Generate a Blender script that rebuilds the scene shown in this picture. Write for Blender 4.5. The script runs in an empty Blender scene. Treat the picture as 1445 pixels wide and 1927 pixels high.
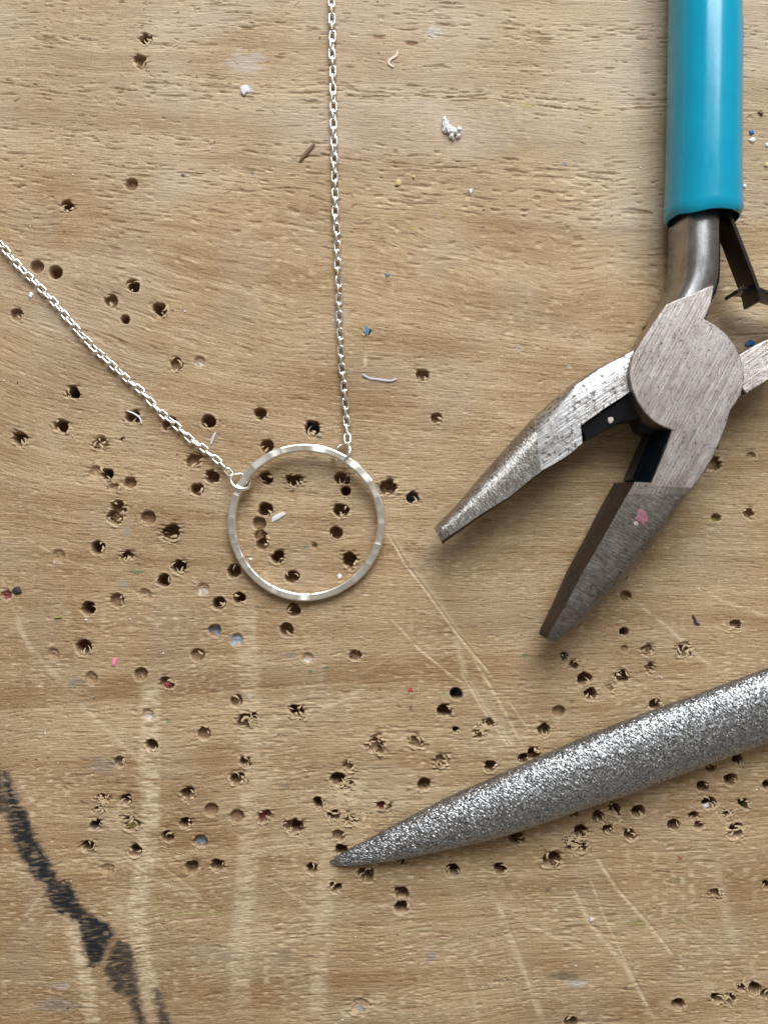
import bpy, bmesh, math, random
import numpy as np
from mathutils import Vector, Matrix

# ------------------------------------------------------------------ camera, light, exposure
S = 0.001                      # everything below is measured in millimetres
CAM_H = 130.0                  # camera height over the bench, mm
F = 13.27                      # photograph pixels per mm on the bench
scene = bpy.context.scene
C = scene.collection
cam = bpy.data.cameras.new('camera')
cam.sensor_fit = 'VERTICAL'
cam.sensor_height = 36.0
cam.sensor_width = 27.0
cam.lens = 18.0 * CAM_H / (963.5 / F)
cam.clip_start = 0.005
cam.clip_end = 20.0
cam.dof.use_dof = True
cam.dof.focus_distance = (CAM_H - 2.0) * S
cam.dof.aperture_fstop = 11.5
camo = bpy.data.objects.new('camera', cam)
C.objects.link(camo)
camo.location = (0, 0, CAM_H * S)
scene.camera = camo

world = bpy.data.worlds.new('World')
scene.world = world
world.use_nodes = True
wb = world.node_tree.nodes['Background']
wb.inputs[0].default_value = (1.0, 0.93, 0.86, 1)
wb.inputs[1].default_value = 0.27

win = bpy.data.lights.new('window_light', 'AREA')
win.shape = 'RECTANGLE'
win.size = 0.42
win.size_y = 0.46
win.energy = 7.9
win.color = (0.87, 0.935, 1.0)
wino = bpy.data.objects.new('window_light', win)
C.objects.link(wino)
wino.location = (0.09, 0.49, 0.42)
wino.rotation_euler = (Vector((0, 0, 0)) - Vector(wino.location)).to_track_quat('-Z', 'Y').to_euler()

scene.view_settings.view_transform = 'Standard'
scene.view_settings.look = 'None'
scene.view_settings.exposure = 0.0
scene.view_settings.gamma = 1.0

rnd = random.Random(7)
npr = np.random.RandomState(11)


# ------------------------------------------------------------------ helpers
def P(px, py, z=0.0):
    """photograph pixel seen at height z (mm) -> place in the scene, mm"""
    k = (CAM_H - z) / CAM_H
    return Vector(((px - 722.5) / F * k, (963.5 - py) / F * k, z))


def tag(o, label=None, cat=None, group=None, kind=None):
    if label: o['label'] = label
    if cat: o['category'] = cat
    if group: o['group'] = group
    if kind: o['kind'] = kind
    return o


def empty(name, loc=(0, 0, 0)):
    o = bpy.data.objects.new(name, None)
    o.empty_display_size = 0.005
    C.objects.link(o)
    o.location = Vector(loc) * S
    return o


def link(name, me, mat, parent=None):
    o = bpy.data.objects.new(name, me)
    C.objects.link(o)
    if mat is not None and not me.materials:
        for m in (mat if isinstance(mat, (list, tuple)) else [mat]):
            me.materials.append(m)
    if parent is not None:
        o.parent = parent
        o.matrix_parent_inverse = Matrix.Translation(-parent.location)
    return o


def mesh(name, verts, faces, smooth=None, brush=None, midx=None):
    """verts in mm; smooth = angle in degrees under which edges are smoothed"""
    me = bpy.data.meshes.new(name)
    me.from_pydata([tuple(Vector(v) * S) for v in verts], [], faces)
    if brush is not None:
        a = me.attributes.new('brush', 'FLOAT_VECTOR', 'POINT')
        a.data.foreach_set('vector', np.array(brush, dtype=np.float32).ravel())
    if midx is not None:
        me.polygons.foreach_set('material_index', midx)
    bm = bmesh.new(); bm.from_mesh(me)
    bmesh.ops.recalc_face_normals(bm, faces=bm.faces)
    if smooth is not None:
        lim = math.radians(smooth)
        for f in bm.faces: f.smooth = True
        for e in bm.edges:
            e.smooth = (len(e.link_faces) == 2 and e.calc_face_angle(0.0) < lim)
    bm.to_mesh(me); bm.free()
    me.update()
    return me


def loft(secs, closed=True, caps=True):
    n = len(secs[0]); verts = []; faces = []
    for s in secs: verts += [tuple(p) for p in s]
    for i in range(len(secs) - 1):
        for j in range(n if closed else n - 1):
            a = i * n + j; b = i * n + (j + 1) % n
            faces.append((a, b, b + n, a + n))
    if caps:
        faces.append(tuple(range(n - 1, -1, -1)))
        faces.append(tuple((len(secs) - 1) * n + j for j in range(n)))
    return verts, faces


def prism(outline, z0, z1, inset=0.0):
    """outline: list of apparent pixels at height z1; goes straight down to z0"""
    top = [P(x, y, z1) for x, y in outline]
    n = len(top)
    verts = [tuple(p) for p in top] + [(p.x, p.y, z0) for p in top]
    faces = [tuple(range(n)), tuple(range(2 * n - 1, n - 1, -1))]
    for i in range(n):
        j = (i + 1) % n
        faces.append((i, j, n + j, n + i))
    return verts, faces


def tube(path, r, n=8, close=False, flat=1.0):
    """round tube along a list of mm points"""
    path = [Vector(p) for p in path]; m = len(path); secs = []
    up = Vector((0, 0, 1))
    for i, p in enumerate(path):
        if close: t = path[(i + 1) % m] - path[i - 1]
        else: t = path[min(i + 1, m - 1)] - path[max(i - 1, 0)]
        t.normalize()
        s = t.cross(up)
        if s.length < 1e-4: s = Vector((1, 0, 0))
        s.normalize(); u = s.cross(t)
        rr = r[i] if isinstance(r, (list, tuple)) else r
        secs.append([p + s * math.cos(a) * rr + u * math.sin(a) * rr * flat
                     for a in [2 * math.pi * k / n for k in range(n)]])
    if close:
        secs.append(secs[0])
        v, f = loft(secs[:-1], True, False)
        k = len(secs) - 2
        for j in range(n):
            f.append((k * n + j, k * n + (j + 1) % n, (j + 1) % n, j))
        return v, f
    return loft(secs)


def bez(pts, n):
    """smooth interpolation (Catmull-Rom) through points, n steps a span"""
    pts = [Vector(p) for p in pts]; out = []
    for i in range(len(pts) - 1):
        p0 = pts[max(i - 1, 0)]; p1 = pts[i]; p2 = pts[i + 1]; p3 = pts[min(i + 2, len(pts) - 1)]
        for k in range(n):
            t = k / n
            out.append(0.5 * ((2 * p1) + (p2 - p0) * t + (2 * p0 - 5 * p1 + 4 * p2 - p3) * t * t
                              + (3 * p1 - p0 - 3 * p2 + p3) * t ** 3))
    out.append(pts[-1])
    return out


# ------------------------------------------------------------------ noise for the bench relief
def _hash(ix, iy, seed):
    h = (ix.astype(np.int64) * 374761393 + iy.astype(np.int64) * 668265263 + seed * 974634777) & 0xFFFFFFFF
    h = ((h ^ (h >> 13)) * 1274126177) & 0xFFFFFFFF
    h = h ^ (h >> 16)
    return (h & 0xFFFF).astype(np.float32) * np.float32(2 * math.pi / 65536)


def noise(x, y, seed=0):
    x = np.asarray(x, dtype=np.float32); y = np.asarray(y, dtype=np.float32)
    ix = np.floor(x); iy = np.floor(y); fx = x - ix; fy = y - iy
    u = fx * fx * fx * (fx * (fx * 6 - 15) + 10); v = fy * fy * fy * (fy * (fy * 6 - 15) + 10)
    def g(a, b):
        th = _hash(ix + a, iy + b, seed)
        return np.cos(th) * (fx - a) + np.sin(th) * (fy - b)
    n0 = g(0, 0) * (1 - u) + g(1, 0) * u
    n1 = g(0, 1) * (1 - u) + g(1, 1) * u
    return (n0 * (1 - v) + n1 * v) * 1.5


def sstep(a, b, x):
    t = np.clip((x - a) / (b - a), 0, 1)
    return t * t * (3 - 2 * t)


# ------------------------------------------------------------------ materials
def newmat(name):
    m = bpy.data.materials.new(name); m.use_nodes = True
    nt = m.node_tree; b = nt.nodes['Principled BSDF']
    return m, nt, b


def N(nt, typ, **kw):
    n = nt.nodes.new(typ)
    for k, v in kw.items(): setattr(n, k, v)
    return n


def setin(n, **kw):
    for k, v in kw.items():
        n.inputs[k.replace('_', ' ')].default_value = v


def mixc(nt, fac, a, b, mode='MIX'):
    n = nt.nodes.new('ShaderNodeMix'); n.data_type = 'RGBA'; n.blend_type = mode
    for sock, v in ((n.inputs[0], fac), (n.inputs[6], a), (n.inputs[7], b)):
        if hasattr(v, 'is_linked'): nt.links.new(v, sock)
        else: sock.default_value = v if not isinstance(v, tuple) else (*v, 1.0)[:4]
    return n.outputs[2]


def mathn(nt, op, a, b=None, c=None, clamp=False):
    n = nt.nodes.new('ShaderNodeMath'); n.operation = op; n.use_clamp = clamp
    for i, v in enumerate((a, b, c)):
        if v is None: continue
        if hasattr(v, 'is_linked'): nt.links.new(v, n.inputs[i])
        else: n.inputs[i].default_value = v
    return n.outputs[0]


def wood_material():
    m, nt, b = newmat('worn_bench_wood')
    tc = N(nt, 'ShaderNodeTexCoord')
    fa = N(nt, 'ShaderNodeAttribute', attribute_name='fibre')
    mp = N(nt, 'ShaderNodeMapping'); mp.inputs['Scale'].default_value = (0.34, 4.2, 1)
    nt.links.new(fa.outputs['Vector'], mp.inputs['Vector'])
    n1 = N(nt, 'ShaderNodeTexNoise'); setin(n1, Scale=1.0, Detail=6.0, Roughness=0.66)
    nt.links.new(mp.outputs['Vector'], n1.inputs['Vector'])
    n2 = N(nt, 'ShaderNodeTexNoise'); setin(n2, Scale=55.0, Detail=4.0, Roughness=0.6)
    nt.links.new(tc.outputs['Object'], n2.inputs['Vector'])
    n3 = N(nt, 'ShaderNodeTexNoise'); setin(n3, Scale=3600.0, Detail=4.0, Roughness=0.75)
    nt.links.new(tc.outputs['Object'], n3.inputs['Vector'])
    g = N(nt, 'ShaderNodeAttribute', attribute_name='grain')
    t = N(nt, 'ShaderNodeAttribute', attribute_name='tone')
    r = N(nt, 'ShaderNodeAttribute', attribute_name='residue')
    gs = N(nt, 'ShaderNodeSeparateColor'); nt.links.new(g.outputs['Color'], gs.inputs[0])
    ts = N(nt, 'ShaderNodeSeparateColor'); nt.links.new(t.outputs['Color'], ts.inputs[0])
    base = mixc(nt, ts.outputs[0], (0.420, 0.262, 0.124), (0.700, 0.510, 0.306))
    f1 = mathn(nt, 'MULTIPLY_ADD', n1.outputs[0], 2.6, -0.75, clamp=True)
    base = mixc(nt, f1, mixc(nt, 1.0, base, (0.72, 0.66, 0.58), 'MULTIPLY'), base)
    f2 = mathn(nt, 'MULTIPLY_ADD', n2.outputs[0], 2.2, -0.7, clamp=True)
    base = mixc(nt, f2, mixc(nt, 1.0, base, (0.90, 0.92, 0.95), 'MULTIPLY'), base)
    f3 = mathn(nt, 'MULTIPLY_ADD', n3.outputs[0], 3.0, -1.0, clamp=True)
    base = mixc(nt, f3, mixc(nt, 1.0, base, (0.70, 0.65, 0.58), 'MULTIPLY'), base)
    base = mixc(nt, ts.outputs[2], base, (0.56, 0.465, 0.380))               # dust and handling dirt, window sheen painted at the top, greyer strip by grip
    base = mixc(nt, gs.outputs[1], base, (0.74, 0.58, 0.38))               # scraped, pale bare fibre; paler lower pore edges and hole lips
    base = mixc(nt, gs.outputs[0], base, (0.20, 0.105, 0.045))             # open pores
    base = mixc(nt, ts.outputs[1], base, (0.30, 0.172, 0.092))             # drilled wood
    base = mixc(nt, r.outputs['Alpha'], base, r.outputs['Color'])          # paint left behind
    base = mixc(nt, gs.outputs[2], base, (0.014, 0.013, 0.015))            # marker ink
    nt.links.new(base, b.inputs['Base Color'])
    b.inputs['Roughness'].default_value = 0.62
    b.inputs['Specular IOR Level'].default_value = 0.35
    bp = N(nt, 'ShaderNodeBump'); setin(bp, Strength=1.0, Distance=0.00019)
    hsum = mathn(nt, 'MULTIPLY_ADD', n3.outputs[0], 0.6, n1.outputs[0])
    nt.links.new(hsum, bp.inputs['Height'])
    nt.links.new(bp.outputs[0], b.inputs['Normal'])
    return m


def brushed(name, col, dark, rough, along=0.10, across=7.0, bump=0.00003, speck=0.0, streak=0.5, cross=False, metal=1.0):
    m, nt, b = newmat(name)
    a = N(nt, 'ShaderNodeAttribute', attribute_name='brush')
    mp = N(nt, 'ShaderNodeMapping')
    mp.inputs['Scale'].default_value = (across, along, along * 4) if cross else (along, across, across * 0.4)
    nt.links.new(a.outputs['Vector'], mp.inputs['Vector'])
    n1 = N(nt, 'ShaderNodeTexNoise'); setin(n1, Scale=1.0, Detail=4.0, Roughness=0.75)
    nt.links.new(mp.outputs[0], n1.inputs['Vector'])
    n2 = N(nt, 'ShaderNodeTexNoise'); setin(n2, Scale=0.35, Detail=4.0, Roughness=0.65)
    nt.links.new(a.outputs['Vector'], n2.inputs['Vector'])
    n3 = N(nt, 'ShaderNodeTexNoise'); setin(n3, Scale=1.9, Detail=5.0, Roughness=0.75)
    nt.links.new(a.outputs['Vector'], n3.inputs['Vector'])
    f = mathn(nt, 'MULTIPLY_ADD', n1.outputs[0], 3.0, -1.0, clamp=True)
    f = mathn(nt, 'MULTIPLY_ADD', f, streak, 1.0 - streak, clamp=True)
    c = mixc(nt, f, tuple(dark), tuple(col))
    w = mathn(nt, 'MULTIPLY_ADD', n2.outputs[0], 3.0, -1.05, clamp=True)
    c = mixc(nt, w, mixc(nt, 1.0, c, (0.72, 0.68, 0.64), 'MULTIPLY'), c)
    if speck:
        sp = mathn(nt, 'MULTIPLY_ADD', n3.outputs[0], 14.0, -14.0 * (0.66 - speck), clamp=True)
        sp = mathn(nt, 'MULTIPLY', sp, 0.85)
        c = mixc(nt, sp, c, (0.045, 0.032, 0.024))
    nt.links.new(c, b.inputs['Base Color'])
    b.inputs['Metallic'].default_value = metal
    rr = mathn(nt, 'MULTIPLY_ADD', n1.outputs[0], 0.25, rough - 0.12)
    nt.links.new(rr, b.inputs['Roughness'])
    bp = N(nt, 'ShaderNodeBump'); setin(bp, Strength=1.0, Distance=bump)
    nt.links.new(n1.outputs[0], bp.inputs['Height']); nt.links.new(bp.outputs[0], b.inputs['Normal'])
    return m


def plain(name, col, rough=0.5, metal=0.0, var=0.15, scale=900.0, bump=0.0, trans=0.0, coat=0.0):
    m, nt, b = newmat(name)
    tc = N(nt, 'ShaderNodeTexCoord')
    n = N(nt, 'ShaderNodeTexNoise'); setin(n, Scale=scale, Detail=4.0, Roughness=0.6)
    nt.links.new(tc.outputs['Object'], n.inputs['Vector'])
    c = mixc(nt, n.outputs[0], tuple(x * (1 - var) for x in col), tuple(min(1, x * (1 + var)) for x in col))
    nt.links.new(c, b.inputs['Base Color'])
    b.inputs['Metallic'].default_value = metal
    rr = mathn(nt, 'MULTIPLY_ADD', n.outputs[0], 0.16, rough - 0.08)
    nt.links.new(rr, b.inputs['Roughness'])
    b.inputs['Coat Weight'].default_value = coat
    b.inputs['Coat Roughness'].default_value = 0.12
    if bump:
        bp = N(nt, 'ShaderNodeBump'); setin(bp, Strength=0.8, Distance=bump)
        nt.links.new(n.outputs[0], bp.inputs['Height']); nt.links.new(bp.outputs[0], b.inputs['Normal'])
    return m


M = {}
M['wood'] = wood_material()
M['plate'] = brushed('ground_steel', (0.60, 0.54, 0.50), (0.235, 0.205, 0.185), 0.38, across=5.0, speck=0.085, bump=0.00008, streak=0.75)
M['jaw_ground'] = brushed('bright_ground_steel', (0.86, 0.85, 0.84), (0.34, 0.32, 0.31), 0.36, across=3.6, speck=0.13, bump=0.00008, streak=0.8)
M['nose'] = brushed('dull_filed_steel', (0.62, 0.59, 0.55), (0.26, 0.24, 0.22), 0.24, along=0.8, across=4.5, cross=True, speck=0.10, bump=0.00009, streak=0.8)
M['nose_dull'] = brushed('tarnished_filed_steel', (0.43, 0.39, 0.35), (0.13, 0.115, 0.10), 0.45, along=0.8, across=4.5, cross=True, speck=0.08, bump=0.00006, streak=0.9)
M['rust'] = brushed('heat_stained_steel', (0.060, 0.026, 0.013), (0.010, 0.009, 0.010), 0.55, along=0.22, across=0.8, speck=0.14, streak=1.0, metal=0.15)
M['shank'] = brushed('polished_grey_steel', (0.43, 0.42, 0.42), (0.33, 0.32, 0.32), 0.27, along=0.5, across=2.2, speck=0.0, bump=0.00001)
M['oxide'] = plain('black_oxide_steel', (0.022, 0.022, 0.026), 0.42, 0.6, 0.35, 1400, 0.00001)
M['cutter'] = brushed('blued_cutter_steel', (0.050, 0.085, 0.13), (0.016, 0.024, 0.036), 0.38, along=0.3, across=5.0, cross=True, bump=0.00001)
M['spring'] = plain('dark_spring_steel', (0.040, 0.030, 0.025), 0.30, 0.8, 0.25, 900, 0.00001)
M['teal'] = plain('teal_dipped_vinyl', (0.0, 0.262, 0.39), 0.17, 0.0, 0.12, 340, 0.000010, coat=0.0)
def scuff(m):
    nt = m.node_tree; b = nt.nodes['Principled BSDF']
    tc = N(nt, 'ShaderNodeTexCoord'); mp = N(nt, 'ShaderNodeMapping'); mp.inputs['Scale'].default_value = (900, 260, 500)
    nt.links.new(tc.outputs['Object'], mp.inputs['Vector'])
    n = N(nt, 'ShaderNodeTexNoise'); setin(n, Scale=1.0, Detail=6.0, Roughness=0.72); nt.links.new(mp.outputs[0], n.inputs['Vector'])
    k = mathn(nt, 'MULTIPLY_ADD', n.outputs[0], 9.0, -5.9, clamp=True); k = mathn(nt, 'MULTIPLY', k, 0.35)
    old = b.inputs['Base Color'].links[0].from_socket
    nt.links.new(mixc(nt, k, old, (0.02, 0.10, 0.13)), b.inputs['Base Color'])
    rr = mathn(nt, 'MULTIPLY_ADD', n.outputs[0], 0.30, 0.05); nt.links.new(rr, b.inputs['Roughness'])


scuff(M['teal'])
M['teal_in'] = plain('teal_vinyl_inside', (0.003, 0.10, 0.14), 0.6)
M['silver'] = plain('sterling_silver', (0.84, 0.81, 0.755), 0.26, 1.0, 0.05, 1500, 0.000006)
M['hammered'] = plain('hammered_silver', (0.90, 0.835, 0.72), 0.37, 1.0, 0.08, 900, 0.00003)


def grit_material():
    m, nt, b = newmat('diamond_grit')
    tc = N(nt, 'ShaderNodeTexCoord')
    v = N(nt, 'ShaderNodeTexVoronoi'); setin(v, Scale=5600.0)
    nt.links.new(tc.outputs['Object'], v.inputs['Vector'])
    sc = N(nt, 'ShaderNodeSeparateColor'); nt.links.new(v.outputs['Color'], sc.inputs[0])
    c = mixc(nt, sc.outputs[0], (0.14, 0.136, 0.132), (0.50, 0.495, 0.49))
    nt.links.new(c, b.inputs['Base Color'])
    b.inputs['Metallic'].default_value = 1.0
    rr = mathn(nt, 'MULTIPLY_ADD', sc.outputs[1], 0.25, 0.30)
    nt.links.new(rr, b.inputs['Roughness'])
    # each grain faces its own way
    geo = N(nt, 'ShaderNodeNewGeometry')
    sub = N(nt, 'ShaderNodeVectorMath', operation='SUBTRACT'); sub.inputs[1].default_value = (0.5, 0.5, 0.5)
    nt.links.new(v.outputs['Color'], sub.inputs[0])
    scl = N(nt, 'ShaderNodeVectorMath', operation='SCALE'); scl.inputs["Scale"].default_value = 0.47
    nt.links.new(sub.outputs[0], scl.inputs[0])
    add = N(nt, 'ShaderNodeVectorMath', operation='ADD')
    nt.links.new(geo.outputs['Normal'], add.inputs[0]); nt.links.new(scl.outputs[0], add.inputs[1])
    nrm = N(nt, 'ShaderNodeVectorMath', operation='NORMALIZE'); nt.links.new(add.outputs[0], nrm.inputs[0])
    nt.links.new(nrm.outputs[0], b.inputs['Normal'])
    return m


M['grit'] = grit_material()

# ------------------------------------------------------------------ the bench top
def axis(lo, hi, step, mid, mstep, far):
    dense = np.arange(lo, hi + step, step)
    out = [dense]
    a = np.arange(mstep, mid + mstep, mstep)
    left = lo - a[::-1]; right = dense[-1] + a
    g = np.array([40, 110, 220, 400, 700, 1200, 2000, 3200], dtype=float) * far
    left = np.concatenate([left[0] - g[::-1], left]); right = np.concatenate([right, right[-1] + g])
    return np.concatenate([left, dense, right]).astype(np.float32)


xs = axis(-22, 1467, 1.75, 300, 8.0, 1.0)
ys = axis(-22, 1949, 1.75, 300, 8.0, 1.0)
X, Y = np.meshgrid(xs, ys)
near = (sstep(-420, -300, X) * sstep(1870, 1750, X) * sstep(-420, -300, Y) * sstep(2350, 2230, Y)).astype(np.float32)

# grain lines: psi is constant along a fibre
bend = np.exp(-((Y - 720) / 300.0) ** 2)
Xc = np.clip(X, -400, 1900)
psi = Y - 0.40 * bend * 560 * (1 - np.exp(-np.clip(Xc + 100, 0, None) / 560.0)) - 0.035 * Xc * sstep(700, 200, Y) \
    + 0.055 * Xc * sstep(1000, 1350, Y)
psi = psi + 16 * noise(X / 420, Y / 260, 1) + 4.5 * noise(X / 120, Y / 60, 2)
psi = psi.astype(np.float32)

band = noise(X / 1500, psi / 46, 3) + 0.55 * noise(X / 900, psi / 17, 4)
coarse = 0.25 + 0.75 * sstep(560, 300, Y) + 0.25 * sstep(1150, 1400, Y)
lumps = noise(X / 170, psi / 40, 5)

H = 0.05 * noise(X / 200, Y / 90, 6) + 0.020 * noise(X / 60, psi / 12, 7)
H += 0.026 * noise(X / 44, psi / 3.4, 8) + 0.014 * noise(X / 16, psi / 3.0, 9)
d1 = noise(X / 27 + 0.35 * noise(X / 40, Y / 9, 30), psi / 3.5, 10)
d2 = noise(X / 62, psi / 4.4, 11)
thr = 0.50 - 0.30 * band * coarse - 0.20 * lumps * coarse
p1 = sstep(0, 0.20, d1 - thr)
p2 = sstep(0, 0.16, d2 - thr - 0.02)
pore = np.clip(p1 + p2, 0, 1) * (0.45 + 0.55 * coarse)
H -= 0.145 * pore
H += 0.03 * sstep(0, 0.25, noise(X / 27 + 0.35 * noise(X / 40, (Y - 4) / 9, 30), (psi - 4) / 3.5, 10) - thr) * coarse
raised = sstep(0, 0.22, noise(X / 27 + 0.35 * noise(X / 40, (Y - 4) / 9, 30), (psi - 3.6) / 3.5, 10) - thr)  # strip along each pore's lower edge, coloured paler
# hairline cracks along the fibre in the lower half
cr = noise(X / 130, psi / 9, 12)
crack = sstep(0.045, 0.0, np.abs(cr)) * sstep(0.0, 0.35, noise(X / 90, psi / 30, 13)) * sstep(400, 620, Y)
cr2 = noise(X / 260, psi / 13, 34)
crack = np.maximum(crack, sstep(0.035, 0.0, np.abs(cr2)) * sstep(-0.05, 0.3, noise(X / 150, psi / 26, 35)) * sstep(420, 560, Y) * sstep(1250, 900, X))
H -= 0.085 * crack
tone = 0.47 + 0.36 * band + 0.38 * noise(X / 260, Y / 120, 14) + 0.20 * noise(X / 90, Y / 46, 32) + 0.10 * noise(X / 40, psi / 6, 15)
tone += 0.26 * noise(X / 700, psi / 6.5, 41) + 0.16 * noise(X / 300, psi / 3.2, 42)
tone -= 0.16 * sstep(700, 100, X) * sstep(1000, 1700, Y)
tone += 0.16 * sstep(420, 60, Y)  # top of the board coloured lighter, part of the painted sheen
dirt = np.clip(0.9 * pore * (0.55 + 0.7 * noise(X / 70, psi / 20, 31)) + 0.50 * crack, 0, 1)
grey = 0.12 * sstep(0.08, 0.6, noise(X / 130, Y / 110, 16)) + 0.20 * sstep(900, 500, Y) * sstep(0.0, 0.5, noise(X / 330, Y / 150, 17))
grey += 0.30 * sstep(520, 0, Y) * (0.7 + 0.6 * noise(X / 300, Y / 130, 33))  # cool window sheen painted in: wood greyed towards the top edge
grey += 0.22 * np.exp(-((X - 1190) / 70.0) ** 2) * sstep(520, 380, Y)  # greyer strip left of the teal grip
pale = np.clip(0.40 * raised * (1 - pore) + (0.22 + 0.24 * sstep(900, 1250, Y)) * sstep(0.12, 0.5, noise(X / 17, psi / 4.5, 36)) * (0.5 + noise(X / 150, Y / 80, 37)), 0, 0.8).astype(np.float32); ink = np.zeros_like(H)
# a growth line that crosses the lower board
gl = Y - (1336 - 0.083 * X + 6 * noise(X / 140, X * 0, 18))
tone += 0.14 * sstep(-4, 10, gl) * sstep(160, 30, gl) * sstep(900, 300, X) - 0.13 * sstep(-120, -10, gl) * sstep(4, -6, gl) * sstep(700, 200, X)
H -= 0.05 * np.exp(-(gl / 3.0) ** 2) * sstep(1150, 700, X)


def polyline_dist(pts):
    """distance to a polyline and how far along (0-1) for the grid window round it"""
    pts = np.array(pts, dtype=np.float32); m = 70
    i0 = np.searchsorted(xs, pts[:, 0].min() - m); i1 = np.searchsorted(xs, pts[:, 0].max() + m)
    j0 = np.searchsorted(ys, pts[:, 1].min() - m); j1 = np.searchsorted(ys, pts[:, 1].max() + m)
    sl = (slice(j0, j1), slice(i0, i1))
    x = X[sl]; y = Y[sl]; best = np.full(x.shape, 1e9, np.float32); al = np.zeros_like(best); sg = np.zeros_like(best)
    seg = np.hypot(*np.diff(pts, axis=0).T); tot = seg.sum(); acc = 0
    for k in range(len(pts) - 1):
        a = pts[k]; d = pts[k + 1] - a; L = seg[k]
        t = np.clip(((x - a[0]) * d[0] + (y - a[1]) * d[1]) / (L * L), 0, 1)
        ex = x - a[0] - t * d[0]; ey = y - a[1] - t * d[1]
        q = np.hypot(ex, ey); w = q < best
        best = np.where(w, q, best); al = np.where(w, (acc + t * L) / tot, al)
        sg = np.where(w, np.sign(ex * d[1] - ey * d[0]), sg); acc += L
    return sl, best, al, sg


# scratches: points, half width, depth mm, paleness
scratches = [
    ([(722, 990), (762, 1060), (807, 1119), (857, 1189), (937, 1286)], 2.2, 0.10, 0.75),
    ([(732, 1000), (800, 1095), (850, 1170), (925, 1290)], 6.0, 0.01, 0.30),
    ([(737, 1164), (787, 1219), (847, 1269), (885, 1292)], 2.5, 0.06, 0.6),
    ([(857, 1189), (875, 1275), (922, 1345), (985, 1425)], 7.0, 0.02, 0.42),
    ([(890, 1240), (935, 1310), (992, 1418)], 3.0, 0.06, 0.6),
    ([(860, 1250), (905, 1330), (965, 1415)], 2.2, 0.05, 0.6),
    ([(955, 1315), (1000, 1380)], 2.0, 0.05, 0.5),
    ([(770, 1140), (842, 1165)], 2.0, 0.03, 0.35),
    ([(1197, 1134), (1262, 1184), (1312, 1234), (1366, 1272)], 4.0, 0.03, 0.5),
    ([(1300, 1095), (1360, 1130), (1445, 1159)], 3.5, 0.02, 0.4),
    ([(1417, 1151), (1470, 1164)], 4.0, 0.03, 0.5),
    ([(1117, 1605), (1160, 1672), (1227, 1746), (1274, 1808)], 3.2, 0.08, 0.65),
    ([(1072, 1661), (1112, 1740), (1172, 1811), (1236, 1925)], 4.5, 0.05, 0.55),
    ([(1105, 1640), (1135, 1720), (1180, 1815), (1225, 1905)], 2.5, 0.05, 0.5),
    ([(932, 1686), (972, 1796), (1000, 1862), (1024, 1930)], 6.0, 0.02, 0.55),
    ([(940, 1700), (985, 1812), (1018, 1927)], 2.2, 0.05, 0.4),
    ([(877, 1816), (890, 1868), (902, 1930)], 5.0, 0.02, 0.42),
    ([(977, 1733), (1040, 1760), (1104, 1788)], 3.5, 0.03, 0.45),
    ([(935, 1706), (975, 1712), (1000, 1708)], 3.0, 0.02, 0.4),
    ([(1342, 1610), (1356, 1680), (1372, 1746), (1388, 1810)], 10.0, 0.0, 0.35),
    ([(1410, 1800), (1440, 1927)], 5.0, 0.01, 0.3),
    ([(25, 1160), (60, 1220), (100, 1264), (122, 1288)], 6.0, 0.02, 0.42),
    ([(0, 1080), (30, 1150), (62, 1226)], 4.0, 0.02, 0.35),
    ([(145, 1320), (178, 1349), (210, 1378), (275, 1442)], 5.0, 0.02, 0.45),
    ([(45, 1009), (110, 1046)], 2.4, 0.03, 0.4),
    ([(105, 1044), (190, 1078)], 2.2, 0.03, 0.35),
    ([(200, 1610), (280, 1650), (340, 1672), (400, 1700)], 2.5, 0.03, 0.4),
    ([(215, 1600), (290, 1618), (385, 1690)], 3.0, 0.03, 0.4),
    ([(300, 1655), (360, 1690)], 6.0, 0.01, 0.35),
    ([(45, 1728), (88, 1672)], 4.0, 0.01, 0.4),
    ([(500, 1650), (560, 1690), (625, 1730)], 2.5, 0.03, 0.35),
    ([(530, 1660), (600, 1725)], 3.5, 0.02, 0.3),
    ([(205, 168), (240, 190), (262, 198)], 3.0, 0.02, 0.3),
    ([(255, 352), (300, 380)], 1.6, 0.05, 0.2),
    ([(675, 1270), (720, 1245), (755, 1220)], 2.0, 0.02, 0.25),
    ([(1035, 1180), (1075, 1170)], 2.0, 0.02, 0.2),
    ([(690, 660), (686, 690)], 4.0, 0.08, 0.5),
    ([(1020, 200), (1065, 148)], 1.8, 0.03, 0.3),
    ([(465, 170), (520, 205)], 2.0, 0.01, 0.0),
    ([(845, 1830), (900, 1800), (1000, 1760)], 2.0, 0.02, 0.2),
    ([(400, 1850), (520, 1835), (610, 1800)], 2.0, 0.03, 0.3),
]
for pts, hw, dep, pl in scratches:
    sl, dst, al, sg = polyline_dist(pts)
    x = X[sl]; y = Y[sl]
    brk = 0.55 + 0.75 * noise(x / 30, y / 16, 19) + 0.35 * noise(x / 9, y / 4, 20)
    ends = sstep(0, 0.10, al) * sstep(1, 0.88, al)
    k = np.exp(-(dst / hw) ** 2) * ends
    H[sl] -= dep * k * np.clip(0.5 + brk, 0, 1.2)
    H[sl] += 0.35 * dep * np.exp(-((dst - 1.9 * hw) / hw) ** 2) * ends
    pale[sl] = np.maximum(pale[sl], np.clip(1.0 * pl * k * np.clip(brk + 0.3, 0, 1.2), 0, 1))

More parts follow.
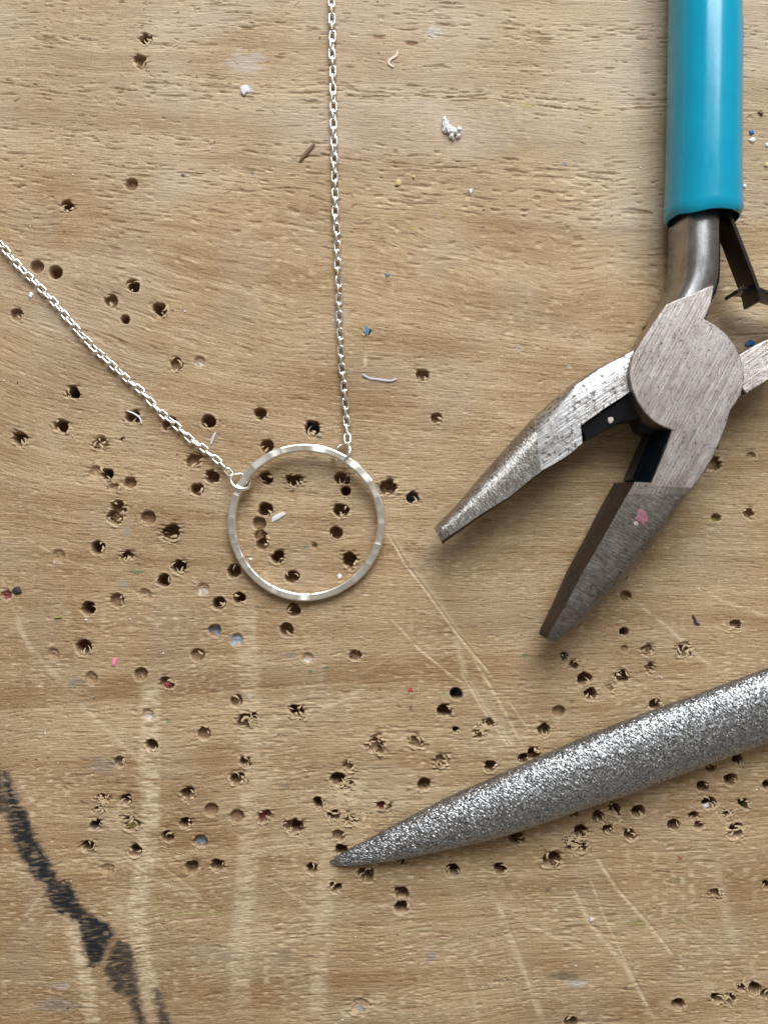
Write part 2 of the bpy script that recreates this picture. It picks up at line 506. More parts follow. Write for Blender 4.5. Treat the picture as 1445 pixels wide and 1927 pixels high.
# wide scraped bands, pale
for pts, hw, pl in [
    ([(283, 1275), (281, 1420), (284, 1546), (272, 1640), (258, 1712), (268, 1800), (292, 1935)], 19, 0.62),
    ([(238, 1680), (228, 1735)], 26, 0.35),
    ([(132, 1725), (150, 1800), (168, 1870), (176, 1935)], 14, 0.62),
    ([(462, 1120), (470, 1300), (470, 1466), (466, 1640), (450, 1800), (455, 1935)], 20, 0.44),
    ([(500, 1440), (490, 1620)], 14, 0.25),
    ([(622, 1560), (612, 1680), (600, 1800), (598, 1935)], 17, 0.40),
    ([(690, 1300), (560, 1345), (400, 1382)], 6, 0.45),
    ([(400, 1500), (520, 1580), (700, 1560)], 30, 0.22),
    ([(640, 1480), (680, 1500)], 26, 0.5),
    ([(640, 1905), (720, 1885)], 14, 0.5),
    ([(240, 1515), (205, 1560)], 18, 0.45),
    ([(1240, 1895), (1350, 1850)], 14, 0.3),
    ([(0, 1100), (40, 1190)], 22, 0.15),
]:
    sl, dst, al, sg = polyline_dist(pts)
    x = X[sl]; y = Y[sl]
    br = np.clip(0.55 + 0.8 * noise(x / 34, psi[sl] / 7, 21) + 0.5 * noise(x / 11, psi[sl] / 4, 22), 0, 1)
    k = sstep(hw * 1.35, hw * 0.6, dst + 5 * noise(x / 14, y / 9, 23)) * sstep(0, 0.08, al + 0.02) * sstep(1, 0.9, al)
    pale[sl] = np.maximum(pale[sl], np.clip(1.35 * pl * k * br, 0, 0.95))
    H[sl] += 0.03 * k * (br - 0.5)

# marker strokes (black, dry at the edges): left and right edge by row
def ink_shape(rows, strength, seed, dry):
    rows = np.array(rows, dtype=np.float32)
    j0 = np.searchsorted(ys, rows[0, 0] - 20); j1 = np.searchsorted(ys, rows[-1, 0] + 20)
    i0 = np.searchsorted(xs, -260); i1 = np.searchsorted(xs, 380)
    sl = (slice(j0, j1), slice(i0, i1)); x = X[sl]; y = Y[sl]
    yy = y + 5 * noise(x / 12, y / 7, seed)
    lo = np.interp(yy, rows[:, 0], rows[:, 1]); hi = np.interp(yy, rows[:, 0], rows[:, 2])
    e = 4 * noise(x / 12, y / 12, seed + 1) + 4 * noise(x / 20, psi[sl] / 6, seed + 2) + 3 * noise(x / 5, y / 3.5, seed + 5)
    ins = sstep(-13, 8, np.minimum(x - lo, hi - x) + e) * (yy > rows[0, 0]) * (yy < rows[-1, 0])
    edge = np.exp(-((np.minimum(x - lo, hi - x)) / 8.0) ** 2)
    tex = np.clip(1.06 + 0.55 * dry * (noise(x / 26, psi[sl] / 3.4, seed + 3) + 0.6 * noise(x / 60, y / 40, seed + 4)), 0, 1)
    wear = 1 - 0.42 * sstep(0.10, 0.6, noise(x / 19, psi[sl] / 4.2, seed + 6) + 0.3 * noise(x / 26, y / 22, seed + 7) + 0.10 * sstep(0, -14, x - 0.5 * (lo + hi)))
    ink[sl] = np.maximum(ink[sl], strength * ins * wear * np.clip(tex + 0.25 * edge, 0, 1) * (1 - 0.6 * np.clip(pale[sl] * 2 - 1.0, 0, 1)))


ink_shape([(1450, 7, 11), (1465, 6, 17), (1490, 12, 27), (1514, 14, 36)], 1.0, 40, 0.4)
ink_shape([(1440, -40, -8), (1466, -24, 7), (1490, -14, 10), (1512, -8, 18), (1530, -4, 20)], 0.85, 42, 0.8)
ink_shape([(1517, 15, 42), (1545, 17, 53), (1570, 24, 64), (1595, 33, 75), (1620, 48, 90), (1640, 58, 100), (1656, 76, 108), (1666, 92, 114)], 1.0, 44, 0.6)
ink_shape([(1659, 97, 128), (1666, 90, 134), (1682, 88, 141), (1700, 98, 150), (1715, 106, 160), (1725, 134, 176), (1740, 148, 205), (1755, 152, 214), (1770, 155, 206), (1785, 160, 200), (1800, 163, 195), (1820, 170, 181)], 1.0, 48, 0.7)
ink_shape([(1772, 222, 238), (1785, 213, 245), (1805, 205, 250), (1825, 197, 254), (1842, 205, 256), (1862, 212, 260), (1876, 244, 262), (1905, 255, 268), (1960, 262, 280)], 0.88, 52, 1.0)
ink_shape([(1862, 290, 299), (1890, 294, 307), (1927, 301, 320), (1960, 310, 334)], 0.85, 56, 0.8)

# other stains: centre, radii, colour, strength
residue = np.zeros(X.shape + (4,), np.float32)


def stain(cx, cy, rx, ry, col, a, ang=0.0, soft=0.5, seed=60):
    m = max(rx, ry) * 1.8 + 6
    i0, i1 = np.searchsorted(xs, [cx - m, cx + m]); j0, j1 = np.searchsorted(ys, [cy - m, cy + m])
    sl = (slice(j0, j1), slice(i0, i1)); x = X[sl] - cx; y = Y[sl] - cy
    c, s = math.cos(ang), math.sin(ang)
    q = np.hypot((x * c + y * s) / rx, (-x * s + y * c) / ry) + 0.55 * noise(X[sl] / max(rx * 0.5, 4), Y[sl] / max(ry * 0.4, 3), seed)
    k = a * sstep(1 + soft * 0.3, 1 - soft, q)
    r = residue[sl]; w = k > r[..., 3]
    r[w] = np.concatenate([np.broadcast_to(np.array(col, np.float32), w.shape + (3,)), k[..., None]], -1)[w]


for a in [(463, 168, 12, 9, (0.60, 0.58, 0.62), 0.8), (462, 120, 40, 24, (0.55, 0.50, 0.47), 0.35),
          (815, 62, 18, 14, (0.60, 0.55, 0.50), 0.5), (992, 200, 16, 8, (0.42, 0.30, 0.10), 0.5),
          (258, 1076, 15, 5, (0.20, 0.22, 0.09), 0.7), (110, 1162, 7, 2, (0.35, 0.42, 0.05), 0.8),
          (592, 1027, 3, 3, (0.25, 0.13, 0.07), 0.6), (573, 1029, 6, 3, (0.10, 0.20, 0.16), 0.6),
          (485, 1142, 5, 2, (0.06, 0.10, 0.07), 0.8), (316, 1358, 5, 3, (0.04, 0.12, 0.07), 0.8),
          (584, 1264, 5, 3, (0.04, 0.12, 0.08), 0.8), (615, 1257, 5, 3, (0.05, 0.13, 0.08), 0.7),
          (601, 823, 5, 4, (0.06, 0.18, 0.17), 0.7), (988, 1233, 7, 5, (0.10, 0.18, 0.06), 0.6),
          (773, 1332, 4, 7, (0.06, 0.04, 0.05), 0.6), (836, 1305, 5, 3, (0.10, 0.25, 0.10), 0.6),
          (1195, 1738, 26, 8, (0.22, 0.20, 0.04), 0.55), (1275, 1732, 10, 3, (0.2, 0.19, 0.04), 0.6),
          (1275, 1655, 4, 8, (0.18, 0.18, 0.06), 0.7), (828, 1776, 12, 3, (0.20, 0.17, 0.03), 0.7),
          (780, 1752, 30, 5, (0.25, 0.22, 0.08), 0.35), (1278, 1615, 4, 5, (0.28, 0.06, 0.03), 0.8),
          (1062, 1836, 34, 9, (0.08, 0.06, 0.04), 0.55), (1085, 1850, 22, 9, (0.46, 0.45, 0.44), 0.5),
          (810, 1800, 10, 12, (0.22, 0.20, 0.24), 0.4), (1030, 1674, 6, 4, (0.10, 0.08, 0.07), 0.6),
          (1177, 1860, 6, 3, (0.07, 0.06, 0.06), 0.7), (375, 1720, 60, 4, (0.35, 0.34, 0.10), 0.3),
          (290, 1700, 10, 18, (0.45, 0.40, 0.12), 0.25), (430, 1800, 6, 10, (0.34, 0.24, 0.24), 0.4),
          (538, 1480, 10, 4, (0.12, 0.11, 0.12), 0.5), (470, 1310, 5, 7, (0.6, 0.55, 0.48), 0.5),
          (140, 1285, 14, 12, (0.22, 0.20, 0.19), 0.45), (548, 1232, 14, 8, (0.22, 0.19, 0.16), 0.5),
          (240, 1000, 6, 12, (0.30, 0.28, 0.28), 0.5), (235, 1100, 9, 9, (0.32, 0.30, 0.30), 0.45),
          (112, 1890, 50, 16, (0.20, 0.17, 0.15), 0.45), (110, 1855, 24, 8, (0.50, 0.45, 0.42), 0.35),
          (535, 1800, 22, 16, (0.20, 0.16, 0.12), 0.35), (385, 1790, 40, 16, (0.30, 0.26, 0.18), 0.25),
          (195, 1440, 30, 20, (0.24, 0.21, 0.18), 0.4), (640, 600, 14, 40, (0.45, 0.42, 0.42), 0.25),
          (1075, 1320, 5, 3, (0.05, 0.07, 0.04), 0.6), (345, 330, 4, 4, (0.03, 0.03, 0.03), 0.9),
          (475, 328, 3, 4, (0.10, 0.14, 0.18), 0.8), (1063, 310, 4, 4, (0.16, 0.22, 0.26), 0.7),
          (908, 428, 6, 3, (0.10, 0.07, 0.05), 0.7), (776, 428, 5, 3, (0.35, 0.34, 0.04), 0.8),
          (840, 405, 5, 3, (0.40, 0.28, 0.08), 0.7), (1070, 690, 6, 4, (0.55, 0.5, 0.45), 0.5),
          (973, 655, 10, 8, (0.46, 0.42, 0.38), 0.4), (680, 1900, 8, 5, (0.26, 0.34, 0.38), 0.8)]:
    stain(*a, seed=60 + int(a[0]) % 40)

# drilled holes: x, y, radius (photograph pixels), kind (d deep, m medium, s shallow dish), raggedness, residue
BLU = (0.02, 0.06, 0.12); WHT = (0.62, 0.58, 0.54); RED = (0.22, 0.04, 0.04); YEL = (0.30, 0.27, 0.04)
LBL = (0.30, 0.38, 0.44); GRN = (0.10, 0.16, 0.05); MAR = (0.16, 0.03, 0.04)
holes = [
    (276, 73, 11, 'd', .8), (263, 115, 13, 'm', .5), (248, 347, 12, 'm', .15), (128, 388, 11, 'd', .8),
    (70, 502, 13, 'm', .1), (105, 512, 13, 'd', .15), (251, 537, 13, 'd', .4), (209, 566, 13, 'm', .4),
    (301, 581, 13, 'd', .5), (236, 601, 9, 'd', .1), (32, 592, 12, 'm', .3), (332, 685, 13, 'm', .6),
    (375, 681, 12, 's', .2, WHT), (138, 739, 13, 'd', .7, BLU), (251, 784, 14, 'd', .7), (320, 797, 14, 'd', .5),
    (392, 793, 13, 'd', .4), (490, 778, 12, 'd', .4), (588, 804, 14, 'd', .6, BLU), (503, 840, 13, 'd', .4),
    (116, 802, 13, 'd', .8), (38, 827, 14, 'd', .9), (188, 835, 12, 'm', .9), (231, 827, 4, 'm', .4),
    (366, 868, 16, 'm', .8), (399, 896, 13, 'd', .5), (371, 922, 12, 'd', .5), (180, 889, 14, 's', .6), (202, 893, 12, 'd', .3, BLU),
    (245, 909, 12, 'm', .5), (214, 919, 12, 's', .8), (225, 954, 13, 'd', .7),
    (501, 900, 13, 'd', .4), (553, 904, 14, 'd', 1.0), (644, 900, 14, 'd', .7), (651, 924, 10, 'd', .3, MAR),
    (500, 959, 14, 'd', .5), (643, 961, 14, 'd', .7), (488, 985, 13, 'm', .15), (491, 1008, 12, 'm', .4), (494, 1023, 12, 'd', .3),
    (632, 1004, 13, 'd', .3), (592, 1027, 6, 's', .3), (523, 1048, 13, 'd', .8), (658, 1055, 15, 'd', .8), (550, 1085, 13, 'd', .5),
    (441, 1075, 13, 'd', .4), (732, 917, 16, 'd', .8), (776, 937, 12, 'd', .6, LBL),
    (216, 974, 14, 'd', .8), (279, 975, 14, 'm', .3), (322, 1004, 15, 'd', .9), (185, 1030, 13, 'd', .4), (111, 1045, 13, 's', .2),
    (237, 1045, 12, 'd', 1.0), (337, 1066, 14, 'd', .7), (308, 1092, 13, 'd', .3), (382, 1108, 13, 's', .3, WHT),
    (274, 1119, 13, 's', .4), (221, 1131, 14, 'm', .5), (167, 1145, 14, 'd', .4), (12, 1121, 11, 's', .6, RED),
    (412, 1136, 13, 'd', .4), (451, 1125, 12, 'd', .5), (404, 1186, 12, 'm', .2, LBL), (446, 1204, 13, 's', .3, LBL),
    (372, 1234, 13, 'm', .3), (158, 1218, 15, 'd', .5), (101, 1231, 13, 's', .3), (172, 1276, 13, 's', .3),
    (265, 1268, 13, 'm', .3), (314, 1286, 13, 'm', .6), (540, 1185, 13, 'd', .3), (553, 1147, 13, 'd', .4),
    (579, 1238, 12, 's', .2, WHT), (670, 1234, 12, 'm', .7), (445, 1319, 12, 'm', .3), (278, 1345, 12, 's', .3, WHT),
    (383, 1379, 13, 'm', .4), (462, 1358, 15, 'd', .9), (476, 1350, 9, 'd', .8), (557, 1339, 14, 'd', .8), (286, 1403, 12, 'd', .5),
    (226, 1433, 11, 'm', .7), (461, 1434, 11, 'd', .8), (706, 1404, 15, 'm', 1.2), (656, 1443, 10, 'm', 1.2),
    (1177, 1122, 11, 'm', .3), (1173, 1084, 8, 's', .4), (1174, 1189, 9, 'd', .3), (1174, 1221, 8, 's', .2), (1217, 1224, 11, 'm', .7),
    (1287, 1225, 12, 'm', 1.1), (1384, 1177, 11, 'm', .6), (1063, 1236, 7, 'd', .8), (1081, 1251, 9, 'm', .8), (1099, 1277, 13, 'd', .5),
    (1170, 1272, 13, 'd', .7), (1222, 1257, 9, 'm', .9), (1146, 1296, 10, 's', .7), (1111, 1306, 12, 'd', .5), (1051, 1339, 12, 'm', .2),
    (1023, 1374, 12, 'd', .5), (858, 1306, 12, 'd', .2, BLU), (836, 1338, 13, 'd', .6), (858, 1374, 6, 'd', .7), (917, 1362, 10, 'm', 1.1), (902, 1382, 8, 'm', 1.2),
    (784, 1398, 12, 'm', 1.2), (1232, 1325, 11, 'd', .4), (830, 1432, 12, 'm', 1.2), (922, 1443, 11, 'd', .7), (1005, 1419, 12, 'd', .8), (985, 1428, 10, 'd', .8),
    (1387, 1429, 10, 'd', .5), (1337, 1443, 10, 'd', .4), (1347, 975, 9, 'm', .3, YEL), (1408, 966, 10, 'm', .5),
    (795, 706, 12, 'm', .5), (821, 787, 11, 'm', .3), (1342, 842, 9, 'd', .4, BLU), (1342, 874, 15, 'm', .6), (1412, 857, 9, 's', .7),
    (353, 1494, 13, 'd', .8), (398, 1524, 13, 'm', .1), (446, 1465, 13, 'd', .8), (446, 1537, 13, 'm', .5), (497, 1537, 12, 'm', .8, RED),
    (238, 1505, 11, 'd', .6), (192, 1503, 9, 'm', 1.2), (186, 1524, 9, 'd', 1.1), (180, 1552, 11, 'd', .7, BLU), (247, 1549, 14, 'm', 1.0, YEL),
    (350, 1550, 11, 'd', .8), (315, 1575, 12, 'd', .5), (378, 1583, 13, 'm', .4, LBL), (165, 1595, 12, 'd', 1.0), (255, 1602, 12, 'd', .7),
    (204, 1636, 13, 's', .4), (361, 1633, 13, 'd', .5), (409, 1630, 13, 'd', .7), (586, 1634, 11, 'd', .5), (558, 1557, 14, 'd', .9), (542, 1554, 10, 'm', .8),
    (601, 1511, 12, 'd', .4), (627, 1536, 12, 'd', .6), (637, 1573, 12, 'm', .5), (642, 1601, 12, 'd', .7), (635, 1468, 15, 'd', 1.1), (652, 1480, 12, 'm', 1.3),
    (660, 1545, 11, 'm', 1.3), (632, 1671, 11, 'd', .8), (688, 1646, 15, 'd', .7), (718, 1516, 10, 'm', .9, RED), (677, 1892, 18, 's', .7),
    (797, 1477, 13, 'd', .5), (730, 1518, 9, 'm', 1.0), (972, 1577, 14, 'd', .8), (852, 1638, 13, 'd', .4, MAR), (942, 1636, 13, 'd', .7),
    (756, 1681, 13, 'd', .7), (756, 1708, 13, 'd', .4), (1124, 1537, 11, 'd', .7), (1158, 1523, 12, 'd', 1.0), (1092, 1566, 13, 'd', 1.1), (1142, 1562, 9, 'd', .9),
    (1201, 1527, 13, 'd', .4), (1184, 1572, 12, 'd', .8), (1076, 1588, 13, 'd', 1.0), (1098, 1596, 10, 'd', 1.0), (1039, 1618, 15, 'd', 1.0),
    (1267, 1553, 12, 'd', .3), (1304, 1535, 9, 'd', .7), (1314, 1553, 9, 'm', .5), (1322, 1481, 11, 'd', .5), (1332, 1511, 13, 'd', .6),
    (1374, 1468, 12, 'd', .5), (1400, 1512, 10, 'd', .9, GRN), (1367, 1531, 8, 'm', 1.1), (1384, 1563, 14, 'd', .7), (1347, 1682, 9, 'm', 1.1),
    (1443, 1666, 9, 'd', .4), (1275, 1891, 12, 'd', .5), (1349, 1879, 11, 'd', .8), (1372, 1881, 11, 'd', .8), (1395, 1859, 8, 'd', .8),
    (1421, 1861, 13, 'd', .7), (1441, 1872, 10, 'd', .7), (1074, 1924, 13, 'd', .4), (1146, 1507, 8, 'd', .4), (1079, 1529, 9, 'd', .5), (757, 1621, 7, 'd', .4), (1443, 1478, 9, 'd', .5),
    (691, 625, 7, 'm', .8),
]
owner = np.full(X.shape, -1, np.int32)
hole_in = np.zeros_like(H)
zh = np.zeros_like(H)
for hid, h in enumerate(holes):
    cx, cy, r, kind, rag = h[:5]; r = r * 0.96; res = h[5] if len(h) > 5 else None
    m = r * 2.6 + 12
    i0, i1 = np.searchsorted(xs, [cx - m, cx + m]); j0, j1 = np.searchsorted(ys, [cy - m, cy + m])
    sl = (slice(j0, j1), slice(i0, i1))
    x = X[sl] - cx; y = Y[sl] - cy; ps = psi[sl]
    th = np.arctan2(y, x)
    rr = r * (1.0 - 0.03 * rag + (0.04 + 0.30 * rag) * noise(np.cos(th) * 0.8 + hid * 7.3, np.sin(th) * 0.8, 70)
              + 0.22 * max(0, rag - 0.15) * noise(X[sl] / 15 + hid, ps / 4.6, 71))
    q = np.hypot(x / (1 + 0.10 * rag), y) / rr
    rs = random.Random(hid * 31 + 5)
    if kind == 'd': D = rs.uniform(1.9, 3.4)
    elif kind == 'm': D = rs.uniform(0.85, 1.35)
    else: D = rs.uniform(0.35, 0.6)
    if kind == 's': prof = -D * sstep(1.05, 0.55, q)
    else: prof = -D * (0.88 * sstep(1.0, 0.86, q) + 0.12 * sstep(0.86, 0.0, q)) - 0.12 * sstep(1.14, 0.98, q)
    # torn fibres standing in and round the hole
    fib = noise(X[sl] / 11 + hid * 3.1, ps / 3.3, 72)
    prof = prof + (0.40 if kind == 'd' else 0.2) * sstep(0.9, 0.6, q) * noise(X[sl] / 6 + hid, Y[sl] / 5, 75)
    if rag > 0.35:
        sx, sy = rs.choice([-1, 1, 1]), rs.choice([0.4, 1, 1])
        side = sstep(-0.5, 0.7, (sx * x * 0.8 + sy * y * 0.6) / (r + 1e-6))
        chunk = sstep(0.06, 0.24, fib + 0.16 * side - 0.30 + 0.26 * rag) * sstep(0.25, 0.62, q) * sstep(1.1, 0.9, q) * side
        prof = prof * (1 - 0.90 * chunk * min(1, rag))
    lip = np.exp(-((q - 1.16) / 0.20) ** 2)
    rim = lip * (0.030 + 0.24 * rag * np.clip(fib + 0.12 + 0.25 * y / r, 0, 1))
    lipq = (q > 0.98)
    H[sl] += np.where(lipq, rim, 0)
    torn = np.exp(-((q - 1.15) / 0.38) ** 2) * sstep(0.05, 0.35, noise(X[sl] / 20 + hid, ps / 5.5, 73) + 0.15 * (rag - 0.6)) * (q > 0.95)
    H[sl] -= 0.34 * rag * torn
    dirt[sl] = np.maximum(dirt[sl], np.clip(0.55 * rag * torn, 0, 0.6))
    tgt = np.minimum(zh[sl], prof)
    zh[sl] = tgt
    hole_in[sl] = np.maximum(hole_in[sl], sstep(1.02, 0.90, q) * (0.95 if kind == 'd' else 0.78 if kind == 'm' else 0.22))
    pale[sl] = np.maximum(pale[sl], np.clip(lip * lipq * (0.22 + 0.50 * rag) * np.clip(0.45 + fib + 0.35 * y / r, 0, 1), 0, 0.9))  # lip coloured paler, most on its lower side
    own = owner[sl]; own[q < 1.03] = hid
    if res is not None:
        k = sstep(0.95, 0.6, q + 0.5 * noise(X[sl] / 9, Y[sl] / 9, 74)) * 0.85
        if kind == 's' and res is WHT: k = np.clip(k * sstep(-0.3, 0.6, y / r), 0, 1)
        rw = residue[sl]; w = k > rw[..., 3]
        rw[w] = np.concatenate([np.broadcast_to(np.array(res, np.float32), w.shape + (3,)), k[..., None]], -1)[w]

surf = H * near                     # relief of the surface itself
Z = surf + zh
ny, nx = X.shape
co = np.empty((ny, nx, 3), np.float32)
co[..., 0] = (X - 722.5) / F * S; co[..., 1] = (963.5 - Y) / F * S; co[..., 2] = Z * S
ones = np.ones_like(H)
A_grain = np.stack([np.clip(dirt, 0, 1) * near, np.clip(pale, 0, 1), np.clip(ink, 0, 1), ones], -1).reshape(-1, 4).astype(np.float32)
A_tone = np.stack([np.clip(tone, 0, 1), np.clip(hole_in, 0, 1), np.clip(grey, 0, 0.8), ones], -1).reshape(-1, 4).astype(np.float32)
A_res = residue.reshape(-1, 4)
A_fib = np.stack([X / F, psi / F, 0 * X], -1).reshape(-1, 3).astype(np.float32)
co = co.reshape(-1, 3)


def surface_z(px, py):
    j = int(np.argmin(abs(ys - py))); i = int(np.argmin(abs(xs - px)))
    return float(surf[max(0, j - 3):j + 4, max(0, i - 3):i + 4].max())


def grid_mesh(name, quads, extra_co=None):
    used, inv = np.unique(quads.ravel(), return_inverse=True)
    me = bpy.data.meshes.new(name)
    me.vertices.add(len(used)); me.vertices.foreach_set('co', co[used].ravel())
    nq = len(quads)
    me.loops.add(nq * 4); me.loops.foreach_set('vertex_index', inv.astype(np.int32).ravel())
    me.polygons.add(nq)
    me.polygons.foreach_set('loop_start', np.arange(0, nq * 4, 4, dtype=np.int32))
    me.polygons.foreach_set('use_smooth', np.ones(nq, bool))
    me.update(calc_edges=True)
    for nm, arr in (('grain', A_grain), ('tone', A_tone), ('residue', A_res)):
        a = me.attributes.new(nm, 'FLOAT_COLOR', 'POINT')
        a.data.foreach_set('color', np.ascontiguousarray(arr[used]).ravel())
    a = me.attributes.new('fibre', 'FLOAT_VECTOR', 'POINT')
    a.data.foreach_set('vector', np.ascontiguousarray(A_fib[used]).ravel())
    me.materials.append(M['wood'])
    return me


idx = np.arange(ny * nx, dtype=np.int32).reshape(ny, nx)
quads = np.stack([idx[:-1, :-1], idx[1:, :-1], idx[1:, 1:], idx[:-1, 1:]], -1).reshape(-1, 4)
oq = owner.ravel()[quads]
qid = np.where((oq >= 0).all(1), oq.max(1), -1)
bench = empty('workbench_top', (0, 0, 0))
tag(bench, 'worn tan wooden bench top with drilled holes, scratches and black marker strokes', None, None, 'structure')
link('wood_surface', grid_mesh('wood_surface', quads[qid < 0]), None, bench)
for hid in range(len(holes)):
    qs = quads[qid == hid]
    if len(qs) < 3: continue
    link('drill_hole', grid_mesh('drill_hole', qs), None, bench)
# torn wood fibres curling up round the ragged holes and along rough grain
fv = []; ff = []; rf = random.Random(99)
def fibre(px, py, ang, L, w, lift, z0, curl):
    n = 4; base = len(fv)
    for i in range(n + 1):
        t = i / n
        a = ang + curl * t
        cx = px + math.cos(a) * L * t; cy = py + math.sin(a) * L * t
        zz = z0 + lift * math.sin(math.pi * min(1.0, 0.12 + 0.75 * t))
        hw = w * (1 - 0.8 * t * t) * (0.5 + 0.5 * min(1, 4 * t + 0.4)); nx_, ny_ = -math.sin(a), math.cos(a)
        th = 0.07 * (1 - 0.6 * t)
        for sx, dz in ((-1, 0), (0, th), (1, 0), (0, -th)):
            fv.append(((cx + nx_ * hw * sx - 722.5) / F, (963.5 - cy - ny_ * hw * sx) / F, zz + dz))
    for i in range(n):
        for j in range(4):
            k = base + i * 4
            ff.append((k + j, k + (j + 1) % 4, k + 4 + (j + 1) % 4, k + 4 + j))
    ff.append((base + 3, base + 2, base + 1, base)); k = base + n * 4
    ff.append((k, k + 1, k + 2, k + 3))


for h in holes:
    cx, cy, r, kind, rag = h[:5]
    if rag < 0.3 or kind == 's' and rag < 0.6: continue
    slope = -0.05 if cy > 1150 else 0.08
    for i in range(int(1 + rag * 5.5)):
        a = rf.gauss(0.9, 1.0) if rf.random() < 0.75 else rf.uniform(0, 6.28)
        d = r * rf.uniform(0.80, 1.12)
        px = cx + math.cos(a) * d; py = cy + math.sin(a) * d
        kind_ = rf.random(); inward = kind_ < 0.30
        if kind_ > 0.62:
            sg_ = rf.choice([-1, 1]); L = r * rf.uniform(0.5, 1.2)
            fibre(px, py, a + sg_ * (math.pi / 2 + 0.1), L, rf.uniform(1.2, 2.6), rf.uniform(0.03, 0.18), rf.uniform(-0.12, 0.0), sg_ * L / r * rf.uniform(0.7, 1.3))
            continue
        if inward: ang = a + math.pi + rf.uniform(-0.9, 0.9); L = r * rf.uniform(0.35, 0.95)
        else: ang = slope + rf.choice([0, 0, math.pi]) + rf.gauss(0, 0.3); L = r * rf.uniform(0.3, 0.85)
        fibre(px, py, ang, L, rf.uniform(1.2, 2.8), rf.uniform(0.02, 0.16), rf.uniform(-0.14, 0.0), rf.uniform(-0.9, 0.9))
for (cx, cy, rr_, cnt) in ((655, 1482, 26, 22), (672, 1545, 24, 20), (240, 1538, 22, 12), (196, 1512, 18, 12), (908, 1374, 16, 12), (1088, 1592, 26, 18), (1150, 1535, 24, 14),
                           (1372, 1545, 24, 16), (1290, 1232, 16, 10), (700, 1558, 40, 16), (1345, 1528, 18, 10), (470, 1362, 18, 10), (560, 1345, 18, 10), (1385, 1868, 30, 14), (1362, 1190, 24, 8), (640, 1520, 40, 16)):
    for i in range(cnt):
        a = rf.uniform(0, 6.28); d = rr_ * rf.random() ** 0.5
        px = cx + math.cos(a) * d; py = cy + math.sin(a) * d * 0.8
        fibre(px, py, rf.choice([-0.1, -0.5, math.pi - 0.1]) + rf.gauss(0, 0.45), rf.uniform(6, 17), rf.uniform(1.0, 3.0), rf.uniform(0.02, 0.16), -0.06, rf.uniform(-0.9, 0.9))
for i in range(260):
    px = rf.uniform(0, 1445); py = rf.choice([rf.uniform(0, 420), rf.uniform(1000, 1927), rf.uniform(0, 1927)])
    fibre(px, py, rf.choice([0, math.pi]) + rf.gauss(0.0, 0.25), rf.uniform(4, 16), rf.uniform(0.5, 1.2), rf.uniform(0.01, 0.07), surface_z(px, py) - 0.03, rf.uniform(-0.5, 0.5))
fo_ = link('torn_fibres', mesh('torn_fibres', fv, ff, 80), plain('raw_wood_fibre', (0.52, 0.37, 0.21), 0.8, 0, 0.45, 700), bench)
fo_['kind'] = 'stuff'
# the board's thickness
bx0, bx1 = co[:, 0].min() / S, co[:, 0].max() / S; by0, by1 = co[:, 1].min() / S, co[:, 1].max() / S
v = [(bx0, by0, 0), (bx1, by0, 0), (bx1, by1, 0), (bx0, by1, 0), (bx0, by0, -28), (bx1, by0, -28), (bx1, by1, -28), (bx0, by1, -28)]
me = mesh('board_edge', v, [(0, 1, 5, 4), (1, 2, 6, 5), (2, 3, 7, 6), (3, 0, 4, 7), (4, 5, 6, 7)])
link('board_edge', me, plain('board_edge_wood', (0.40, 0.28, 0.17), 0.65), bench)

# ------------------------------------------------------------------ the pliers
AX = Vector((0.66, 0.75, 0)).normalized()          # symmetry axis of the pliers in the scene plane
PIV = P(1290, 700, 9.5); PIV.z = 0


def brush_xy(verts, ang):
    c, s = math.cos(ang), math.sin(ang)
    return [(v[0] * c + v[1] * s, -v[0] * s + v[1] * c, v[2]) for v in verts]


def mirror(verts):
    out = []
    for v in verts:
        d = Vector((v[0], v[1], 0)) - PIV
        m = 2 * d.dot(AX) * AX - d + PIV
        out.append((m.x, m.y, v[2]))
    return out


def bevel(o, w, seg=2, ang=35):
    b = o.modifiers.new('edge_wear', 'BEVEL'); b.width = w * S; b.segments = seg
    b.limit_method = 'ANGLE'; b.angle_limit = math.radians(ang)
    b.harden_normals = False
    return o


pl = empty('pliers', (PIV.x, PIV.y, 0))
tag(pl, 'small steel needle nose pliers with teal vinyl grip, jaws open, lying at the right', 'pliers')

# front lever: flat round joint plate with the root of the right jaw
arc = [(1325, 600), (1346, 611), (1366, 629), (1382, 649), (1393, 672), (1399, 697), (1399, 720), (1394, 742), (1385, 757)]
front = [(1253, 573), (1275, 563), (1300, 554), (1322, 544), (1342, 535), (1341, 552), (1337, 572), (1331, 588)] + arc + \
    [(1374, 772), (1366, 800), (1354, 832), (1340, 862), (1322, 892), (1303, 918), (1222, 915), (1236, 882), (1250, 848), (1264, 809),
     (1246, 803), (1229, 793), (1212, 776), (1198, 755), (1188, 732), (1183, 710), (1184, 693), (1190, 668), (1212, 632), (1234, 601)]
v, f = prism(front, 4.9, 9.5)
jp = link('joint_plate', mesh('joint_plate', v, f, 30, brush_xy(v, math.radians(62))), M['plate'], pl)
wts = jp.data.attributes.new('bevel_weight_edge', 'FLOAT', 'EDGE')
seam = {front.index((1303, 918)), front.index((1222, 915))}
for e in jp.data.edges:
    up = all(i < len(front) for i in e.vertices)
    wts.data[e.index].value = 1.0 if up and set(e.vertices) != seam else 0.0
bv = jp.modifiers.new('edge_wear', 'BEVEL'); bv.width = 0.14 * S; bv.segments = 2; bv.limit_method = 'WEIGHT'

root = [(1372, 776), (1364, 802), (1352, 834), (1338, 864), (1320, 893), (1303, 915), (1224, 911), (1238, 880), (1252, 846), (1266, 813), (1300, 790)]
v, f = prism(root, 0.5, 4.88)
link('jaw_root', mesh('jaw_root', v, f, 30, brush_xy(v, math.radians(62))), M['oxide'], pl)


